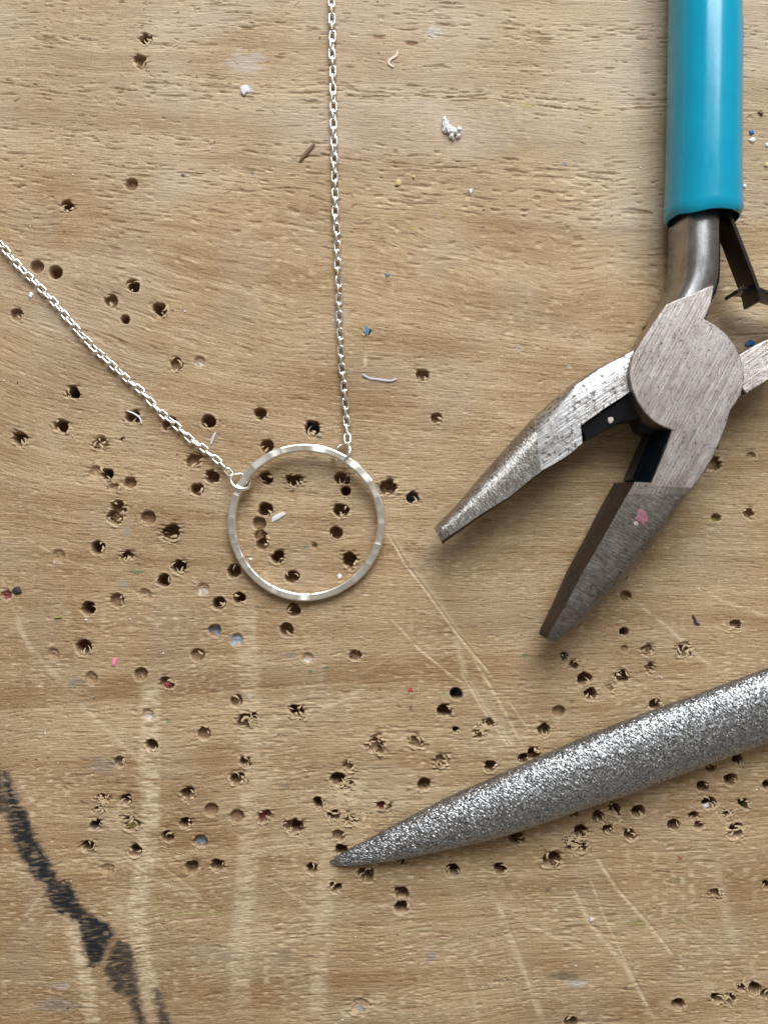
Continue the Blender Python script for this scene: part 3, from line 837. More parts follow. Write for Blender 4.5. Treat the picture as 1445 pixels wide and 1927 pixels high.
def jaw(stations, mats, name, split, inner_draft, ang):
    """stations: inner px, outer px, z top, z bottom, flat share, round power"""
    secs = []; br = []; s_acc = 0; last = None; mi = []
    K = 9
    for st in stations:
        (ix, iy), (ox, oy), zt, zb, fl, lowz = st[:6]; shift = st[6] if len(st) > 6 else 0.0
        I = P(ix, iy, zt); O = P(ox, oy, lowz)
        I2 = Vector((I.x, I.y, 0)); O2 = Vector((O.x, O.y, 0)); W = O2 - I2
        mid = (I2 + O2) / 2
        if last is not None: s_acc += (mid - last).length
        last = mid
        n = W.normalized(); w = W.length
        I3 = I2 + n * w * fl * 0.5; I2 = I2 - n * shift
        pts = [I2 - n * inner_draft + Vector((0, 0, zb + 0.8)), I2 - n * inner_draft * 1.05 + Vector((0, 0, (zt + zb) * 0.5)),
               I2 + Vector((0, 0, zt)), I3 + Vector((0, 0, zt))]
        I2 = I2 + n * shift
        for k in range(K + 1):
            a = math.pi / 2 * (1 - k / K)
            pts.append(I2 + n * (w * fl + w * (1 - fl) * math.cos(a)) + Vector((0, 0, lowz + (zt - lowz) * math.sin(a))))
        pts.append(I2 + n * w * 0.96 + Vector((0, 0, zb + (lowz - zb) * 0.45)))
        pts.append(I2 + n * w * 0.75 + Vector((0, 0, zb)))
        pts.append(I2 + n * w * 0.2 + Vector((0, 0, zb)))
        secs.append(pts)
        br += brush_xy(pts, ang)
    v, f = loft(secs)
    n = len(secs[0])
    for fi in range(len(f)):
        i = fi // n; j = fi % n
        if fi >= (len(secs) - 1) * n: mi.append(1)
        elif j in (0, 1): mi.append(2)
        else: mi.append(0 if i < split else 1)
    o = link(name, mesh(name, v, f, 28, br, mi), None, pl)
    for m in mats: o.data.materials.append(m)
    return o


# right jaw: from the cutter to the tip
def lerp_st(stations, n):
    out = []
    for a, b in zip(stations[:-1], stations[1:]):
        for k in range(n):
            t = k / n
            l = lambda p, q: p + (q - p) * t
            out.append(((l(a[0][0], b[0][0]), l(a[0][1], b[0][1])), (l(a[1][0], b[1][0]), l(a[1][1], b[1][1])),
                        l(a[2], b[2]), l(a[3], b[3]), l(a[4], b[4]), l(a[5], b[5]),
                        l(a[6] if len(a) > 6 else 0.0, b[6] if len(b) > 6 else 0.0)))
    out.append(stations[-1])
    return out


rj = [((1194, 907), (1304, 914), 9.5, 0.6, 0.92, 6.6), ((1174, 941), (1281, 940), 9.40, 0.8, 0.82, 6.2),
      ((1154, 976), (1252, 990), 9.2, 1.0, 0.70, 5.6), ((1131, 1018), (1213, 1040), 8.8, 1.3, 0.62, 5.0),
      ((1094, 1080), (1164, 1098), 8.3, 1.7, 0.58, 4.8), ((1062, 1142), (1117, 1145), 7.7, 2.4, 0.56, 4.8),
      ((1040, 1180), (1078, 1182), 7.2, 3.0, 0.55, 4.8), ((1030, 1197), (1052, 1203), 6.8, 3.4, 0.6, 5.0),
      ((1028, 1202), (1042, 1209), 6.5, 3.6, 0.6, 5.2)]
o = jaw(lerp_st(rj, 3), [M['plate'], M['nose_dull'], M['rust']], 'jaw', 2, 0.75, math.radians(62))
o['label'] = 'right jaw, dull and tarnished with a brown heat stained inner face'

# left jaw: passes under the round plate
lj = [((1205, 726), (1205, 648), 8.3, 0.6, 0.93, 6.6), ((1186, 736), (1186, 660), 8.3, 0.6, 0.93, 6.6), ((1138, 768), (1122, 693), 8.3, 0.7, 0.92, 6.4),
      ((1092, 801), (1076, 722), 8.3, 0.9, 0.88, 6.2)]
lj2 = [((1091.4, 801.4), (1075.4, 722.4), 8.3, 0.9, 0.88, 6.2, 2.30), ((1066, 858), (1036, 756), 8.2, 1.0, 0.74, 5.8),
       ((1017, 887), (1000, 788), 8.0, 1.2, 0.58, 5.2), ((960, 933), (952, 842), 7.6, 1.6, 0.46, 4.7),
       ((907, 966), (902, 898), 7.1, 2.2, 0.44, 4.4), ((865, 995), (857, 952), 6.6, 2.8, 0.44, 4.4),
       ((836, 1014), (824, 985), 6.2, 3.2, 0.46, 4.5), ((831, 1019), (817, 993), 6.0, 3.4, 0.46, 4.6)]
st = lerp_st(lj, 3) + lerp_st(lj2, 4)
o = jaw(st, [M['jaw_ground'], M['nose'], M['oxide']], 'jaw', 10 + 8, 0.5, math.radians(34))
o['label'] = 'left jaw, bright ground steel with a rounded outer side'

# cutters
v = [P(1263, 811, 9.1), P(1222, 915, 9.1), P(1188, 902, 5.6), P(1224, 818, 5.6),
     P(1263, 811, 9.1) * 1.0, P(1222, 915, 9.1), P(1188, 902, 5.6), P(1224, 818, 5.6)]
for k in range(4, 8): v[k] = Vector((v[k].x, v[k].y, 1.0))
f = [(0, 1, 2, 3), (7, 6, 5, 4), (0, 4, 5, 1), (1, 5, 6, 2), (2, 6, 7, 3), (3, 7, 4, 0)]
bevel(link('cutter_blade', mesh('cutter_blade', v, f, 20, brush_xy(v, math.radians(62))), M['cutter'], pl), 0.12)
v = [P(1188, 737, 7.2), P(1093, 803, 7.2), P(1102, 830, 6.2), P(1168, 794, 6.2), P(1205, 790, 6.2), P(1205, 740, 7.2)]
n0 = len(v); v = v + [Vector((p.x, p.y, 1.0)) for p in v]
f = [tuple(range(n0)), tuple(range(2 * n0 - 1, n0 - 1, -1))] + [(i, (i + 1) % n0, n0 + (i + 1) % n0, n0 + i) for i in range(n0)]
bevel(link('cutter_blade', mesh('cutter_blade', v, f, 20, brush_xy(v, math.radians(34))), M['oxide'], pl), 0.12)

# rear lever under the plate, and its wing towards the second handle
body = [(1196, 690), (1225, 655), (1290, 645), (1372, 676), (1392, 720), (1382, 752), (1330, 782), (1268, 818), (1238, 826), (1206, 808), (1190, 770)]
v, f = prism(body, 0.6, 4.86)
link('joint_block', mesh('joint_block', v, f, 30, brush_xy(v, 0.6)), M['oxide'], pl)
wing = [(1388, 668), (1420, 650), (1446, 637), (1472, 626), (1488, 650), (1486, 690), (1450, 712), (1428, 726), (1404, 742), (1394, 730)]
v, f = prism(wing, 0.8, 8.0)
bevel(link('lever_shoulder', mesh('lever_shoulder', v, f, 30, brush_xy(v, math.radians(36))), M['plate'], pl), 0.16)

# heat stained lump where the right jaw begins
v = []; f = []
def shank(secs_px, mirrored, z_mid=5.0):
    secs = []; br = []; acc = 0
    for (l, r, y, zt, zb) in secs_px:
        L = P(l, y, z_mid); R = P(r, y, z_mid); c = (L.x + R.x) / 2; hw = (R.x - L.x) / 2; yy = L.y
        pts = []
        for k in range(15):
            a = math.pi * (1 - k / 14)
            ca, sa = math.cos(a), math.sin(a)
            e = 0.62
            sx = math.copysign(abs(ca) ** (0.75 if ca < 0 else 0.5), ca)
            pts.append((c + hw * sx, yy, zb + 1.6 + (zt - zb - 1.6) * abs(sa) ** e))
        pts += [(c + hw * 0.95, yy, zb + 0.6), (c + hw * 0.7, yy, zb), (c - hw * 0.7, yy, zb), (c - hw * 0.95, yy, zb + 0.6)]
        secs.append(pts); br += [(yy, k * 0.8, 0) for k in range(len(pts))]
    v, f = loft(secs)
    if mirrored: v = mirror(v)
    return link('shank', mesh('shank', v, f, 40, br), M['shank'], pl)


sh = [(1272, 1345, 250, 9.0, 1.6), (1270, 1344, 340, 9.1, 1.6), (1268, 1345, 400, 9.2, 1.5), (1267, 1345, 450, 9.3, 1.4), (1266, 1345, 490, 9.4, 1.3),
      (1264, 1345, 515, 9.42, 1.2), (1259, 1344, 538, 9.44, 1.1), (1248, 1338, 562, 9.44, 1.0), (1234, 1328, 585, 9.44, 0.9), (1218, 1322, 610, 9.40, 0.8)]
shank(sh, False)
shank([(l, r, y, t * 0.84, b) for l, r, y, t, b in sh[:-5]], True)


def grip(mirrored):
    cx0 = P(1322.5, 400, 6).x; y0 = P(0, 414, 6).y
    secs = []; ins = []; n = 36
    T = [0, 0.25, 0.7, 1.6, 3.5, 7, 12, 18, 24, 28.0, 28.8, 29.6, 30.4, 31.4, 33, 38, 46, 56, 68, 80, 90, 94, 96.0, 96.8]
    for t in T:
        w = 4.93 + 0.13 * math.exp(-t / 2.0) - 0.05 * math.exp(-((t - 8) / 6.0) ** 2) - 0.010 * min(t, 30)
        hh = 5.6
        if t > 90: k = math.sqrt(max(0.02, 1 - ((t - 90) / 7.0) ** 2)); w *= k; hh *= k
        if t < 0.7: w -= 0.30 * (1 - t / 0.7); hh -= 0.30 * (1 - t / 0.7)
        bump = 0.45 * math.exp(-((t - 32.5) / 2.2) ** 2) - 0.30 * math.exp(-((t - 28.6) / 1.2) ** 2)
        w += 0.035 * math.sin(t * 0.9) + 0.025 * math.sin(t * 2.3 + 1); hh += 0.03 * math.sin(t * 0.7 + 2)
        pts = []
        for k in range(n):
            a = 2 * math.pi * k / n; ca, sa = math.cos(a), math.sin(a)
            ex = w + (bump if ca > 0 else 0) * ca * ca
            lipw = (0.22 * math.sin(2 * a + 0.6) + 0.12 * math.sin(5 * a)) * math.exp(-t / 3.0)
            pts.append((cx0 + 0.012 * min(t, 40) + ex * math.copysign(abs(ca) ** 0.9, ca), y0 + t + lipw, 5.75 + hh * math.copysign(abs(sa) ** 0.92, sa)))
        secs.append(pts)
    for t, sc in ((0.0, 0.90), (1.0, 0.84), (14, 0.82)):
        ins.append([(cx0 + (p[0] - cx0) * sc, y0 + t, 5.75 + (p[2] - 5.75) * sc) for p in secs[2]])
    allsec = ins[::-1] + secs
    v, f = loft(allsec)
    mi = [1 if fi // n < 2 else 0 for fi in range((len(allsec) - 1) * n)] + [1, 0]
    if mirrored: v = mirror(v)
    o = link('handle_grip', mesh('handle_grip', v, f, 50, None, mi), None, pl)
    o.data.materials.append(M['teal']); o.data.materials.append(M['teal_in'])
    return o


grip(False); grip(True)

# two flat leaf springs that hook into each other
def strip(pts, z0, z1, th, name='leaf_spring'):
    secs = []
    pts = [Vector((p[0], p[1], 0)) for p in pts]
    for i, p in enumerate(pts):
        t = (pts[min(i + 1, len(pts) - 1)] - pts[max(i - 1, 0)]).normalized(); n = Vector((-t.y, t.x, 0)) * th / 2
        secs.append([p + n + Vector((0, 0, z0)), p - n + Vector((0, 0, z0)), p - n + Vector((0, 0, z1)), p + n + Vector((0, 0, z1))])
    v, f = loft(secs)
    return bevel(link(name, mesh(name, v, f, 25), M['spring'], pl), 0.06)


zt = 8.3
strip([P(1346, 330, zt), P(1360, 372, zt), P(1375, 408, zt), P(1399, 470, zt), P(1418, 520, zt), P(1428, 548, zt), P(1431, 566, zt)], 3.0, zt, 0.5)
b2 = [P(1386, 549, 7.0), P(1398, 541, 7.0), P(1420, 541, 7.0), P(1450, 552, 7.0), P(1500, 566, 7.0), P(1560, 590, 7.0), P(1620, 622, 7.0)]
strip(b2, 2.6, 7.0, 0.5)

# a smear of pink paint on the right jaw
def blob(name, px, py, z, rx, ry, hz, mat, parent=None, seed=0, ang=0.0, n=12, rough=0.25):
    rs = random.Random(seed); c = P(px, py, z); v = []; f = []
    R = [1.0 + rs.uniform(-rough, rough) for _ in range(n)]
    ca, sa = math.cos(ang), math.sin(ang)
    for ring, (k, h) in enumerate(((1.0, 0.0), (0.92, 0.6), (0.5, 1.0))):
        for i in range(n):
            a = 2 * math.pi * i / n; r = k * R[i]
            x = math.cos(a) * r * rx / F; y = math.sin(a) * r * ry / F
            v.append((c.x + x * ca - y * sa, c.y + x * sa + y * ca, z + hz * h * (1 + rs.uniform(-.2, .2) * (ring > 0)) + x * (0.25 * math.sin(seed)) * (ring > 0)))
    v.append((c.x, c.y, z + hz * 1.05))
    for r in range(2):
        for i in range(n):
            f.append((r * n + i, r * n + (i + 1) % n, (r + 1) * n + (i + 1) % n, (r + 1) * n + i))
    for i in range(n): f.append((2 * n + i, 2 * n + (i + 1) % n, 3 * n))
    f.append(tuple(range(n - 1, -1, -1)))
    return link(name, mesh(name, v, f, 25), mat, parent)


blob('paint_smear', 1207, 972, 9.3, 11, 13, 0.05, plain('pink_paint', (0.24, 0.09, 0.115), 0.6, 0, 0.55, 2500, 0.00004), pl, 3, 0.3, 14, 0.3)
blob('paint_smear', 1199, 984, 9.1, 7, 5, 0.09, plain('pale_paint', (0.36, 0.29, 0.27), 0.6, 0, 0.3, 2500, 0.00004), pl, 4)

# ------------------------------------------------------------------ the diamond file
def build_file():
    up = [(619, 1631), (636, 1618), (662, 1601), (690, 1585), (731, 1561), (789, 1529), (847, 1498), (905, 1472), (963, 1445), (1042, 1410), (1123, 1375), (1246, 1328), (1340, 1294), (1445, 1255), (1560, 1213), (1750, 1144), (2000, 1054)]
    lo = [(620, 1634), (642, 1637), (678, 1633), (718, 1626), (762, 1617), (822, 1602), (884, 1586), (944, 1570), (1004, 1550), (1088, 1521), (1170, 1494), (1292, 1448), (1386, 1414), (1490, 1375), (1606, 1331), (1796, 1261), (2046, 1170)]
    U = bez([P(*p, 2.2) for p in up], 60); Lw = bez([P(*p, 2.2) for p in lo], 60)
    # resample evenly
    mids = [(a + b) / 2 for a, b in zip(U, Lw)]
    d = [0]
    for a, b in zip(mids[:-1], mids[1:]): d.append(d[-1] + (b - a).length)
    m = int(d[-1] / 0.17); t = np.linspace(0, d[-1], m)
    def res(A): return np.stack([np.interp(t, d, [p[k] for p in A]) for k in range(2)], -1)
    U = res(U); Lw = res(Lw); n = 84; vs = []
    Cc = (U + Lw) / 2; Wd = (U - Lw) / 2
    k = np.arange(n); a = 2 * math.pi * k / n
    ca = np.cos(a); sa = np.sin(a)
    hw = np.hypot(Wd[:, 0], Wd[:, 1])
    hgt = np.minimum(0.66 * hw, 2.7)
    pts = np.empty((m, n, 3))
    pts[..., 0] = Cc[:, :1] + Wd[:, :1] * ca; pts[..., 1] = Cc[:, 1:] + Wd[:, 1:] * ca
    zc = hgt + 0.12
    pts[..., 2] = zc[:, None] + hgt[:, None] * np.sign(sa) * np.abs(sa) ** 0.85
    g = npr.normal(0, 1, (m, n)) * 0.024 * np.clip(hw / 1.2, 0.35, 1)[:, None]
    # push along the outward direction
    ox = Wd[:, :1] / hw[:, None] * ca; oy = Wd[:, 1:] / hw[:, None] * ca
    pts[..., 0] += ox * g; pts[..., 1] += oy * g; pts[..., 2] += sa * g
    pts += npr.normal(0, 0.017, pts.shape) * np.clip(hw / 1.2, 0.2, 1)[:, None, None]
    secs = [[tuple(p) for p in row] for row in pts]
    v, f = loft(secs)
    return mesh('diamond_file', v, f)


fo = link('diamond_file', build_file(), M['grit'])
tag(fo, 'silver grey diamond grit file with a sparkling tapered point, lying across the lower right', 'file')

# ------------------------------------------------------------------ the necklace
HC = P(576.5, 983.5, 1.3); HR = 139.0 / F
HOOP_TILT = 0.75


def hoop_z(y): return 1.35 + HOOP_TILT * (y - HC.y) / HR


nk = empty('necklace', (HC.x, HC.y, 0))
tag(nk, 'silver necklace with a hammered round hoop pendant on a fine cable chain', 'necklace')


def build_hoop():
    rs = random.Random(21); secs = []
    facets = []; a = 0
    while a < 2 * math.pi:
        w = rs.uniform(0.13, 0.34); facets.append((a, a + w, rs.uniform(-0.34, 0.34), rs.uniform(-0.06, 0.10), rs.uniform(-0.5, 0.5))); a += w
    k_ = 2 * math.pi / a; facets = [(q[0] * k_, q[1] * k_ + 1e-9, q[2], q[3], q[4]) for q in facets]
    nseg = 300
    for i in range(nseg):
        th = 2 * math.pi * i / nseg
        fa = [q for q in facets if q[0] <= th + 1e-9 < q[1] + 2e-9][0]
        t = (th - fa[0]) / (fa[1] - fa[0])
        dish = 0.05 * (4 * (t - 0.5) ** 2 - 0.5)
        roll = fa[2] * math.sin(math.pi * min(1, max(0, t))) * 0.9
        wd = 0.55 + fa[3] * math.sin(math.pi * t) * 0.6; hh = 0.56
        er = Vector((math.cos(th), math.sin(th), 0)); r0 = HR + 0.06 * math.sin(3 * th + 1)
        z0 = hoop_z(HC.y + r0 * math.sin(th))
        pts = []
        prof = [(-1, -0.55), (-0.6, -1), (0.6, -1), (1, -0.55), (1, 0.45), (0.88, 0.88), (0.6, 1.0), (-0.6, 1.0), (-0.88, 0.88), (-1, 0.45)]
        for (u, w) in prof:
            x = u * wd; z = w * hh
            if w > 0:
                z += x * math.tan(roll) * 0.7 + dish + (t - 0.5) * fa[4] * 0.16
                if w > 0.3 and u > 0.9: x += dish * 0.8
            pts.append(Vector((HC.x, HC.y, z0)) + er * (r0 - HR + HR + x) + Vector((0, 0, z)))
        secs.append(pts)
    n = len(secs[0]); v, f = loft(secs, True, False); k = nseg - 1
    for j in range(n): f.append((k * n + j, k * n + (j + 1) % n, (j + 1) % n, j))
    return mesh('hoop', v, f, 14)


ho = link('hoop', build_hoop(), M['hammered'], nk)
ho['label'] = 'hammered silver ring with flat facets'


def ring_mesh(R, r, n=40, m=8, gap=0.0, stretch=0.0):
    path = []
    for i in range(n if not gap else n + 1):
        a = gap / 2 + (2 * math.pi - gap) * i / n
        path.append(Vector((math.cos(a) * R + math.copysign(stretch, math.cos(a)) * (abs(math.cos(a)) > 1e-6), math.sin(a) * R, 0)))
    secs = []
    L = len(path)
    for i, p in enumerate(path):
        if gap: t = path[min(i + 1, L - 1)] - path[max(i - 1, 0)]
        else: t = path[(i + 1) % L] - path[i - 1]
        t.normalize(); s = Vector((t.y, -t.x, 0))
        secs.append([p + s * math.cos(a) * r + Vector((0, 0, math.sin(a) * r)) for a in [2 * math.pi * (k + 0.5) / m for k in range(m)]])
    if gap: return loft(secs)
    v, f = loft(secs, True, False)
    for j in range(m): f.append(((L - 1) * m + j, (L - 1) * m + (j + 1) % m, (j + 1) % m, j))
    return v, f


def place(o, pos, xdir, zdir):
    x = Vector(xdir).normalized(); z = Vector(zdir); z = (z - x * z.dot(x)).normalized(); y = z.cross(x)
    Mx = Matrix(((x.x, y.x, z.x, pos[0] * S), (x.y, y.y, z.y, pos[1] * S), (x.z, y.z, z.z, pos[2] * S), (0, 0, 0, 1)))
    o.parent = nk
    o.matrix_parent_inverse = Matrix.Identity(4)
    o.matrix_local = Matrix.Translation(-nk.location) @ Mx


v, f = ring_mesh(1.38, 0.27, 40, 8, 0.12)
jm = mesh('jump_ring', v, f, 60)
jumps = []
for (px, py), tl in (((644, 852), 0.85), ((453, 906), -0.80)):
    c = P(px, py, 1.6)
    rad = Vector((c.x - HC.x, c.y - HC.y, 0)).normalized(); tan = Vector((-rad.y, rad.x, 0))
    zn = tan * math.cos(tl) + Vector((0, 0, 1)) * math.sin(tl)
    o = link('jump_ring', jm, M['silver'])
    place(o, (c.x, c.y, 1.62), rad if tl > 0 else -rad, zn)
    jumps.append((c, rad))

# chain links
WIRE = 0.165; PITCH = 1.235
v, f = ring_mesh(0.40, WIRE, 22, 7, 0.0, 0.38)
lm = mesh('chain_link', v, f, 60)


def run_chain(pixels, end_rise):
    pts = bez([P(x, y, 0.6) for x, y in pixels], 24)
    d = [0]
    for a, b in zip(pts[:-1], pts[1:]): d.append(d[-1] + (b - a).length)
    tot = d[-1]; n = int(tot / PITCH)
    def at(s):
        s = min(max(s, 0), tot)
        x = np.interp(s, d, [p.x for p in pts]); y = np.interp(s, d, [p.y for p in pts])
        return Vector((float(x), float(y), 0.62 + end_rise * math.exp(-s / 1.4)))
    wob = 0
    for i in range(n):
        s = PITCH * (i + 0.5)
        a = at(s - PITCH / 2); b = at(s + PITCH / 2); t = (b - a).normalized()
        side = Vector((t.y, -t.x, 0)).normalized(); up = Vector((0, 0, 1))
        wob = 0.8 * wob + rnd.uniform(-0.22, 0.22)
        roll = (0.30 if i % 2 == 0 else 0.30 + math.pi / 2 - 0.35) + wob + rnd.uniform(-0.18, 0.18)
        zn = up * math.cos(roll) + side * math.sin(roll)
        o = link('chain_link', lm, M['silver'])
        c = (a + b) / 2 + side * rnd.uniform(-0.06, 0.06)
        place(o, (c.x, c.y, c.z + 0.12 * abs(math.sin(roll))), t + side * rnd.uniform(-0.06, 0.06), zn)


run_chain([(654, 834), (654, 815), (653, 792), (650, 757), (648, 727), (645, 697), (641, 657), (638, 582), (636, 492), (634, 450), (631, 375), (630, 300), (628, 225),
           (627, 175), (625, 100), (625, 50), (623, 0), (622, -60), (620, -200), (616, -330)], 1.0)
run_chain([(438, 894), (415, 872), (390, 849), (360, 827), (330, 799), (300, 772), (270, 739), (240, 714), (215, 689), (190, 667), (165, 642), (132, 604), (107, 574),
           (75, 539), (50, 514), (25, 487), (0, 455), (-60, 380), (-150, 270), (-250, 150)], 1.0)

# ------------------------------------------------------------------ crumbs, flakes and threads on the bench
def thing_flake(name, label, cat, px, py, rx, ry, mat, ang=0.0, hz=0.35, seed=1, z=None, n=8, rough=0.45, group=None):
    z0 = surface_z(px, py) if z is None else z
    o = blob(name, px, py, z0 - 0.02, rx, ry, hz * 0.7, mat, None, seed, ang, n, rough)
    me = o.data
    c = P(px, py, z0)
    for vv in me.vertices: vv.co -= c * S
    o.location = c * S
    return tag(o, label, cat, group)


def thing_thread(name, label, cat, pts, r, mat, z=0.2, flat=1.0, group=None):
    path = bez([P(p[0], p[1], (p[2] if len(p) > 2 else z) + max(0, surface_z(p[0], p[1]))) for p in pts], 8)
    c = path[len(path) // 2].copy(); c.z = 0
    rr = [r * (0.45 + 0.55 * math.sin(math.pi * min(0.98, max(0.05, i / (len(path) - 1)))) ** 0.5) for i in range(len(path))]
    v, f = tube([p - c for p in path], rr, 7, False, flat)
    o = link(name, mesh(name, v, f, 60), mat)
    o.location = c * S
    return tag(o, label, cat, group)


W_ = plain('white_lint', (0.78, 0.76, 0.74), 0.8, 0, 0.1, 3000, 0.00003)
L_ = plain('lilac_white_wax', (0.55, 0.50, 0.51), 0.7, 0, 0.2, 2500, 0.00003)
B_ = plain('blue_paint_fleck', (0.015, 0.13, 0.30), 0.5, 0, 0.2)
Bg = plain('grey_blue_fleck', (0.07, 0.16, 0.26), 0.6, 0, 0.2)
K_ = plain('pink_chip', (0.72, 0.22, 0.30), 0.5, 0, 0.1)
Y_ = plain('straw_crumb', (0.62, 0.46, 0.22), 0.7, 0, 0.2)
D_ = plain('dark_chip', (0.035, 0.03, 0.035), 0.5, 0, 0.3)
Br = plain('brown_splinter', (0.17, 0.085, 0.04), 0.7, 0, 0.3)
R_ = plain('red_fleck', (0.42, 0.045, 0.06), 0.5, 0, 0.2)
T_ = plain('pale_shaving', (0.62, 0.50, 0.37), 0.6, 0, 0.12)
G_ = plain('green_fibre', (0.25, 0.28, 0.04), 0.6, 0, 0.2)

o = empty('lint_tuft', P(850, 243, 0))
tag(o, 'white tuft of lint on the bare wood left of the teal grip', 'lint')
for i, (px, py, rx, ry, ang, z) in enumerate(((839, 229, 6, 9, 0.5, .25), (843, 239, 9, 6, -0.7, .35), (853, 247, 12, 6, -0.25, .3), (863, 244, 5, 6, 0.2, .5), (850, 255, 5, 7, 0.3, .15), (861, 257, 4, 7, -0.2, .1), (836, 246, 4, 8, 0.3, .05))):
    lo = blob('lint_wad', px, py, z, rx, ry, 0.45, W_, None, 90 + i, ang, 11, 0.5)
    for vv in lo.data.vertices: vv.co -= Vector(o.location)
    lo.parent = o
for i, pts in enumerate(([(838, 224, .5), (833, 232, .5), (838, 242, .4)], [(862, 241, .6), (868, 246, .4), (864, 256, .3)])):
    path = bez([P(*p) - Vector(o.location) / S for p in pts], 6)
    v, f = tube(path, 0.10, 6)
    lo = link('lint_strand', mesh('lint_strand', v, f, 60), W_); lo.parent = o

thing_thread('wood_splinter', 'thin brown wood splinter lying aslant left of the straight chain', 'splinter', [(565, 302), (577, 287), (592, 270)], 0.28, Br, 0.18, 0.6)
thing_thread('wood_shaving', 'pale curled wood shaving near the top edge, right of the straight chain', 'shaving', [(748, 95), (745, 105), (734, 112), (732, 120), (741, 126)], 0.20, T_, 0.12, 0.4)
thing_flake('wax_crumb', 'lilac white wax crumb left of the straight chain near the top', 'crumb', 463, 170, 8, 9, L_, 0.4, 0.3, 5)
thing_flake('straw_crumb', 'larger straw coloured crumb right of the straight chain in the upper bench', 'crumb', 748, 344, 6, 6, Y_, 0, 0.5, 6)
thing_flake('straw_crumb', 'smaller straw coloured grain just right of the larger straw crumb', 'crumb', 778, 333, 3.5, 4, Y_, 0, 0.35, 7)
thing_flake('white_crumb', 'small white crumb right of the two straw crumbs', 'crumb', 885, 360, 5, 5, W_, 0, 0.4, 8)
thing_thread('lint_thread', 'fine white thread curled over a dark hole left of the slanting chain', 'thread', [(240, 773, .3), (252, 778, .45), (263, 786, .4), (267, 797, .25)], 0.13, W_)
thing_thread('lint_thread', 'whitish strand of lint right of the straight chain below the blue fleck', 'thread', [(682, 704, .14), (688, 708, .2), (696, 712, .1), (712, 714, .1), (726, 716, .12), (738, 716, .16), (747, 712, .1)], 0.17, L_, 0.1, 0.5)
thing_thread('lint_thread', 'faint pale wisp beside the lower end of the slanting chain', 'thread', [(397, 836), (401, 824), (406, 814)], 0.20, L_, 0.12, 0.5)
thing_flake('paint_fleck', 'small blue paint fleck alone on bare wood right of the straight chain', 'paint fleck', 728, 518, 5, 4, Bg, 0, 0.2, 9)
thing_flake('paint_fleck', 'grey blue paint fleck stuck in a nick of the wood beside the straight chain', 'paint fleck', 691, 622, 5, 9, Bg, 0.2, 0.2, 10, z=0.0)
thing_flake('paint_fleck', 'bright blue paint fleck between the leaf spring and the rear handle of the pliers', 'paint fleck', 1411, 647, 11, 6, B_, 0.1, 0.3, 11)
thing_flake('paint_fleck', 'blue paint fleck right of the teal grip, above a white crumb', 'paint fleck', 1412, 250, 6, 5, B_, 0.5, 0.35, 12)
thing_flake('white_crumb', 'white crumb right of the teal grip, touching the blue fleck above it', 'crumb', 1415, 265, 7, 5, W_, 0.5, 0.4, 13)
thing_flake('brown_crumb', 'brown wood crumb right of the teal grip, above the blue fleck', 'crumb', 1430, 213, 5, 5, Br, 0.5, 0.4, 14)
thing_flake('white_crumb', 'tiny white crumb right of the lower end of the teal grip', 'crumb', 1398, 350, 4, 4, W_, 0.5, 0.35, 15)
thing_flake('white_crumb', 'white crumb at the right edge, level with the blue fleck beside the grip', 'crumb', 1442, 273, 4, 4, W_, 0.5, 0.35, 16)
thing_flake('straw_crumb', 'straw coloured crumb at the right edge beside the teal grip', 'crumb', 1441, 310, 4, 4, Y_, 0.5, 0.35, 17)
thing_flake('pink_chip', 'small bright pink chip on the left side among the shallow holes', 'chip', 216, 1246, 7, 10, K_, -0.3, 0.3, 18, n=6)
thing_flake('white_flake', 'pearly white flake inside the silver hoop beside the stacked holes', 'flake', 523, 973, 14, 6, plain('pearl_flake', (0.66, 0.62, 0.62), 0.35, 0, 0.1), 0.35, 0.3, 19)
thing_flake('white_chip', 'tiny white chip inside the silver hoop near its lower right rim', 'chip', 639, 1085, 4, 5, W_, 0.3, 0.3, 20, n=5)
thing_flake('white_chip', 'tiny white chip inside the silver hoop near its lower left rim', 'chip', 472, 1052, 3.5, 3, W_, 0.3, 0.2, 29, n=5)
thing_flake('dark_chip', 'dark charcoal chip near the left edge beside a reddish shallow hole', 'chip', 32, 1111, 11, 6, D_, 0.3, 0.5, 21, n=7)
thing_flake('leaf_bit', 'flat dull green scrap on the left below the dark holes', 'scrap', 258, 1076, 13, 4, plain('green_scrap', (0.16, 0.18, 0.08), 0.7), 0.15, 0.08, 22)
thing_flake('white_crumb', 'tiny white crumb left of the slanting chain near the left edge', 'crumb', 59, 556, 4, 5, W_, 0.3, 0.3, 23)
thing_flake('wax_bit', 'pale lilac bit lodged in a hole below the file at the right', 'crumb', 1326, 1516, 7, 5, L_, 0.3, 0.5, 24, z=-0.4)
thing_thread('metal_curl', 'short black curl of swarf just right of the right jaw tip, at a small hole', 'swarf', [(1058, 1240), (1064, 1234), (1066, 1228)], 0.25, D_, 0.2)
thing_thread('metal_curl', 'comma shaped black curl of swarf right of the pliers above the file', 'swarf', [(1303, 1158), (1307, 1166), (1309, 1172), (1316, 1175)], 0.20, D_, 0.12, 0.6)
thing_flake('red_fleck', 'tiny red paint fleck left of the long scratch above the blue rimmed hole', 'paint fleck', 772, 1299, 5, 3.5, R_, 0.3, 0.15, 25)
thing_flake('red_fleck', 'red flake lying in a hole on the left, below the pink chip', 'paint fleck', 316, 1288, 6, 6, R_, 0.3, 0.3, 26, z=-0.7)
thing_flake('white_crumb', 'whitish crumb on the lower bench among the scratches below the file', 'crumb', 1111, 1731, 5, 4, plain('pinkish_crumb', (0.70, 0.58, 0.52), 0.6), 0.3, 0.35, 27)
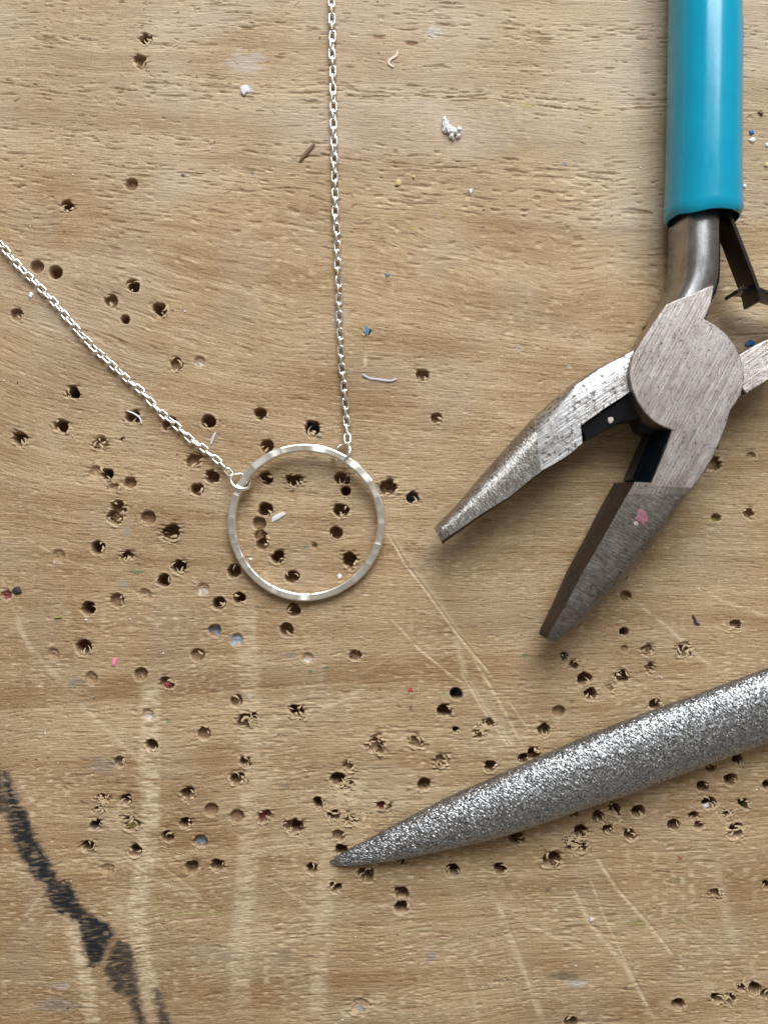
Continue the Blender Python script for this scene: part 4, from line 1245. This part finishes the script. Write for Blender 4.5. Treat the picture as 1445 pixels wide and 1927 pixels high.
thing_thread('green_fibre', 'tiny yellow green fibre on the left above the paired dark hole', 'fibre', [(103, 1163), (110, 1162), (117, 1161)], 0.12, G_, 0.12)
thing_flake('cream_crumb', 'cream coloured crumb lying on the black cutter of the left jaw', 'crumb', 1148, 790, 9, 6, plain('cream_crumb', (0.62, 0.55, 0.44), 0.7), 0.9, 0.35, 28, z=6.75)

# fine dust and filings
dv = []; df = []; rd = random.Random(314)
for i in range(420):
    px = rd.uniform(-10, 1455); py = rd.uniform(-10, 1940) if rd.random() < 0.6 else rd.gauss(1500, 220)
    if not 0 < py < 1927: continue
    p = P(px, py); z0 = surface_z(px, py); r_ = rd.choice([0.05, 0.06, 0.08, 0.12]) ; b_ = len(dv)
    a0 = rd.uniform(0, 6.28); el = rd.uniform(0.8, 2.4)
    for dx, dy, dz in ((1, 0, 0), (0, 1, 0), (-1, 0, 0), (0, -1, 0), (0, 0, 1), (0, 0, -1)):
        x, y = dx * el * rd.uniform(.7, 1.2), dy * rd.uniform(.7, 1.2)
        dv.append((p.x + r_ * (x * math.cos(a0) - y * math.sin(a0)), p.y + r_ * (x * math.sin(a0) + y * math.cos(a0)), z0 + r_ * 0.5 + dz * r_ * 0.7))
    for f_ in ((0, 1, 4), (1, 2, 4), (2, 3, 4), (3, 0, 4), (1, 0, 5), (2, 1, 5), (3, 2, 5), (0, 3, 5)): df.append(tuple(b_ + q for q in f_))
m_, nt_, b_s = newmat('dust')
tc_ = N(nt_, 'ShaderNodeTexCoord'); vo_ = N(nt_, 'ShaderNodeTexVoronoi'); setin(vo_, Scale=700.0)
nt_.links.new(tc_.outputs['Object'], vo_.inputs['Vector'])
sp_ = N(nt_, 'ShaderNodeSeparateColor'); nt_.links.new(vo_.outputs['Color'], sp_.inputs[0])
cr_ = N(nt_, 'ShaderNodeValToRGB'); nt_.links.new(sp_.outputs[0], cr_.inputs[0])
cr_.color_ramp.interpolation = 'CONSTANT'
for k_, (pos, col) in enumerate(((0.0, (0.05, 0.035, 0.03, 1)), (0.25, (0.30, 0.16, 0.07, 1)), (0.5, (0.66, 0.52, 0.34, 1)), (0.78, (0.80, 0.78, 0.76, 1)))):
    e_ = cr_.color_ramp.elements[k_] if k_ < 2 else cr_.color_ramp.elements.new(pos)
    e_.position = pos; e_.color = col
nt_.links.new(cr_.outputs[0], b_s.inputs['Base Color']); b_s.inputs['Roughness'].default_value = 0.7
du = link('wood_dust', mesh('wood_dust', dv, df), m_)
tag(du, 'fine dust and tiny filings sprinkled over the wooden bench', 'dust', None, 'stuff')

# repeats share a group
plural = {'crumb': 'loose crumbs on the bench', 'paint fleck': 'paint flecks on the bench', 'thread': 'stray lint threads on the bench',
          'swarf': 'black metal curls on the bench', 'chip': 'small chips on the bench'}
for o in C.objects:
    if o.parent is None and o.get('category') in plural: o['group'] = plural[o['category']]
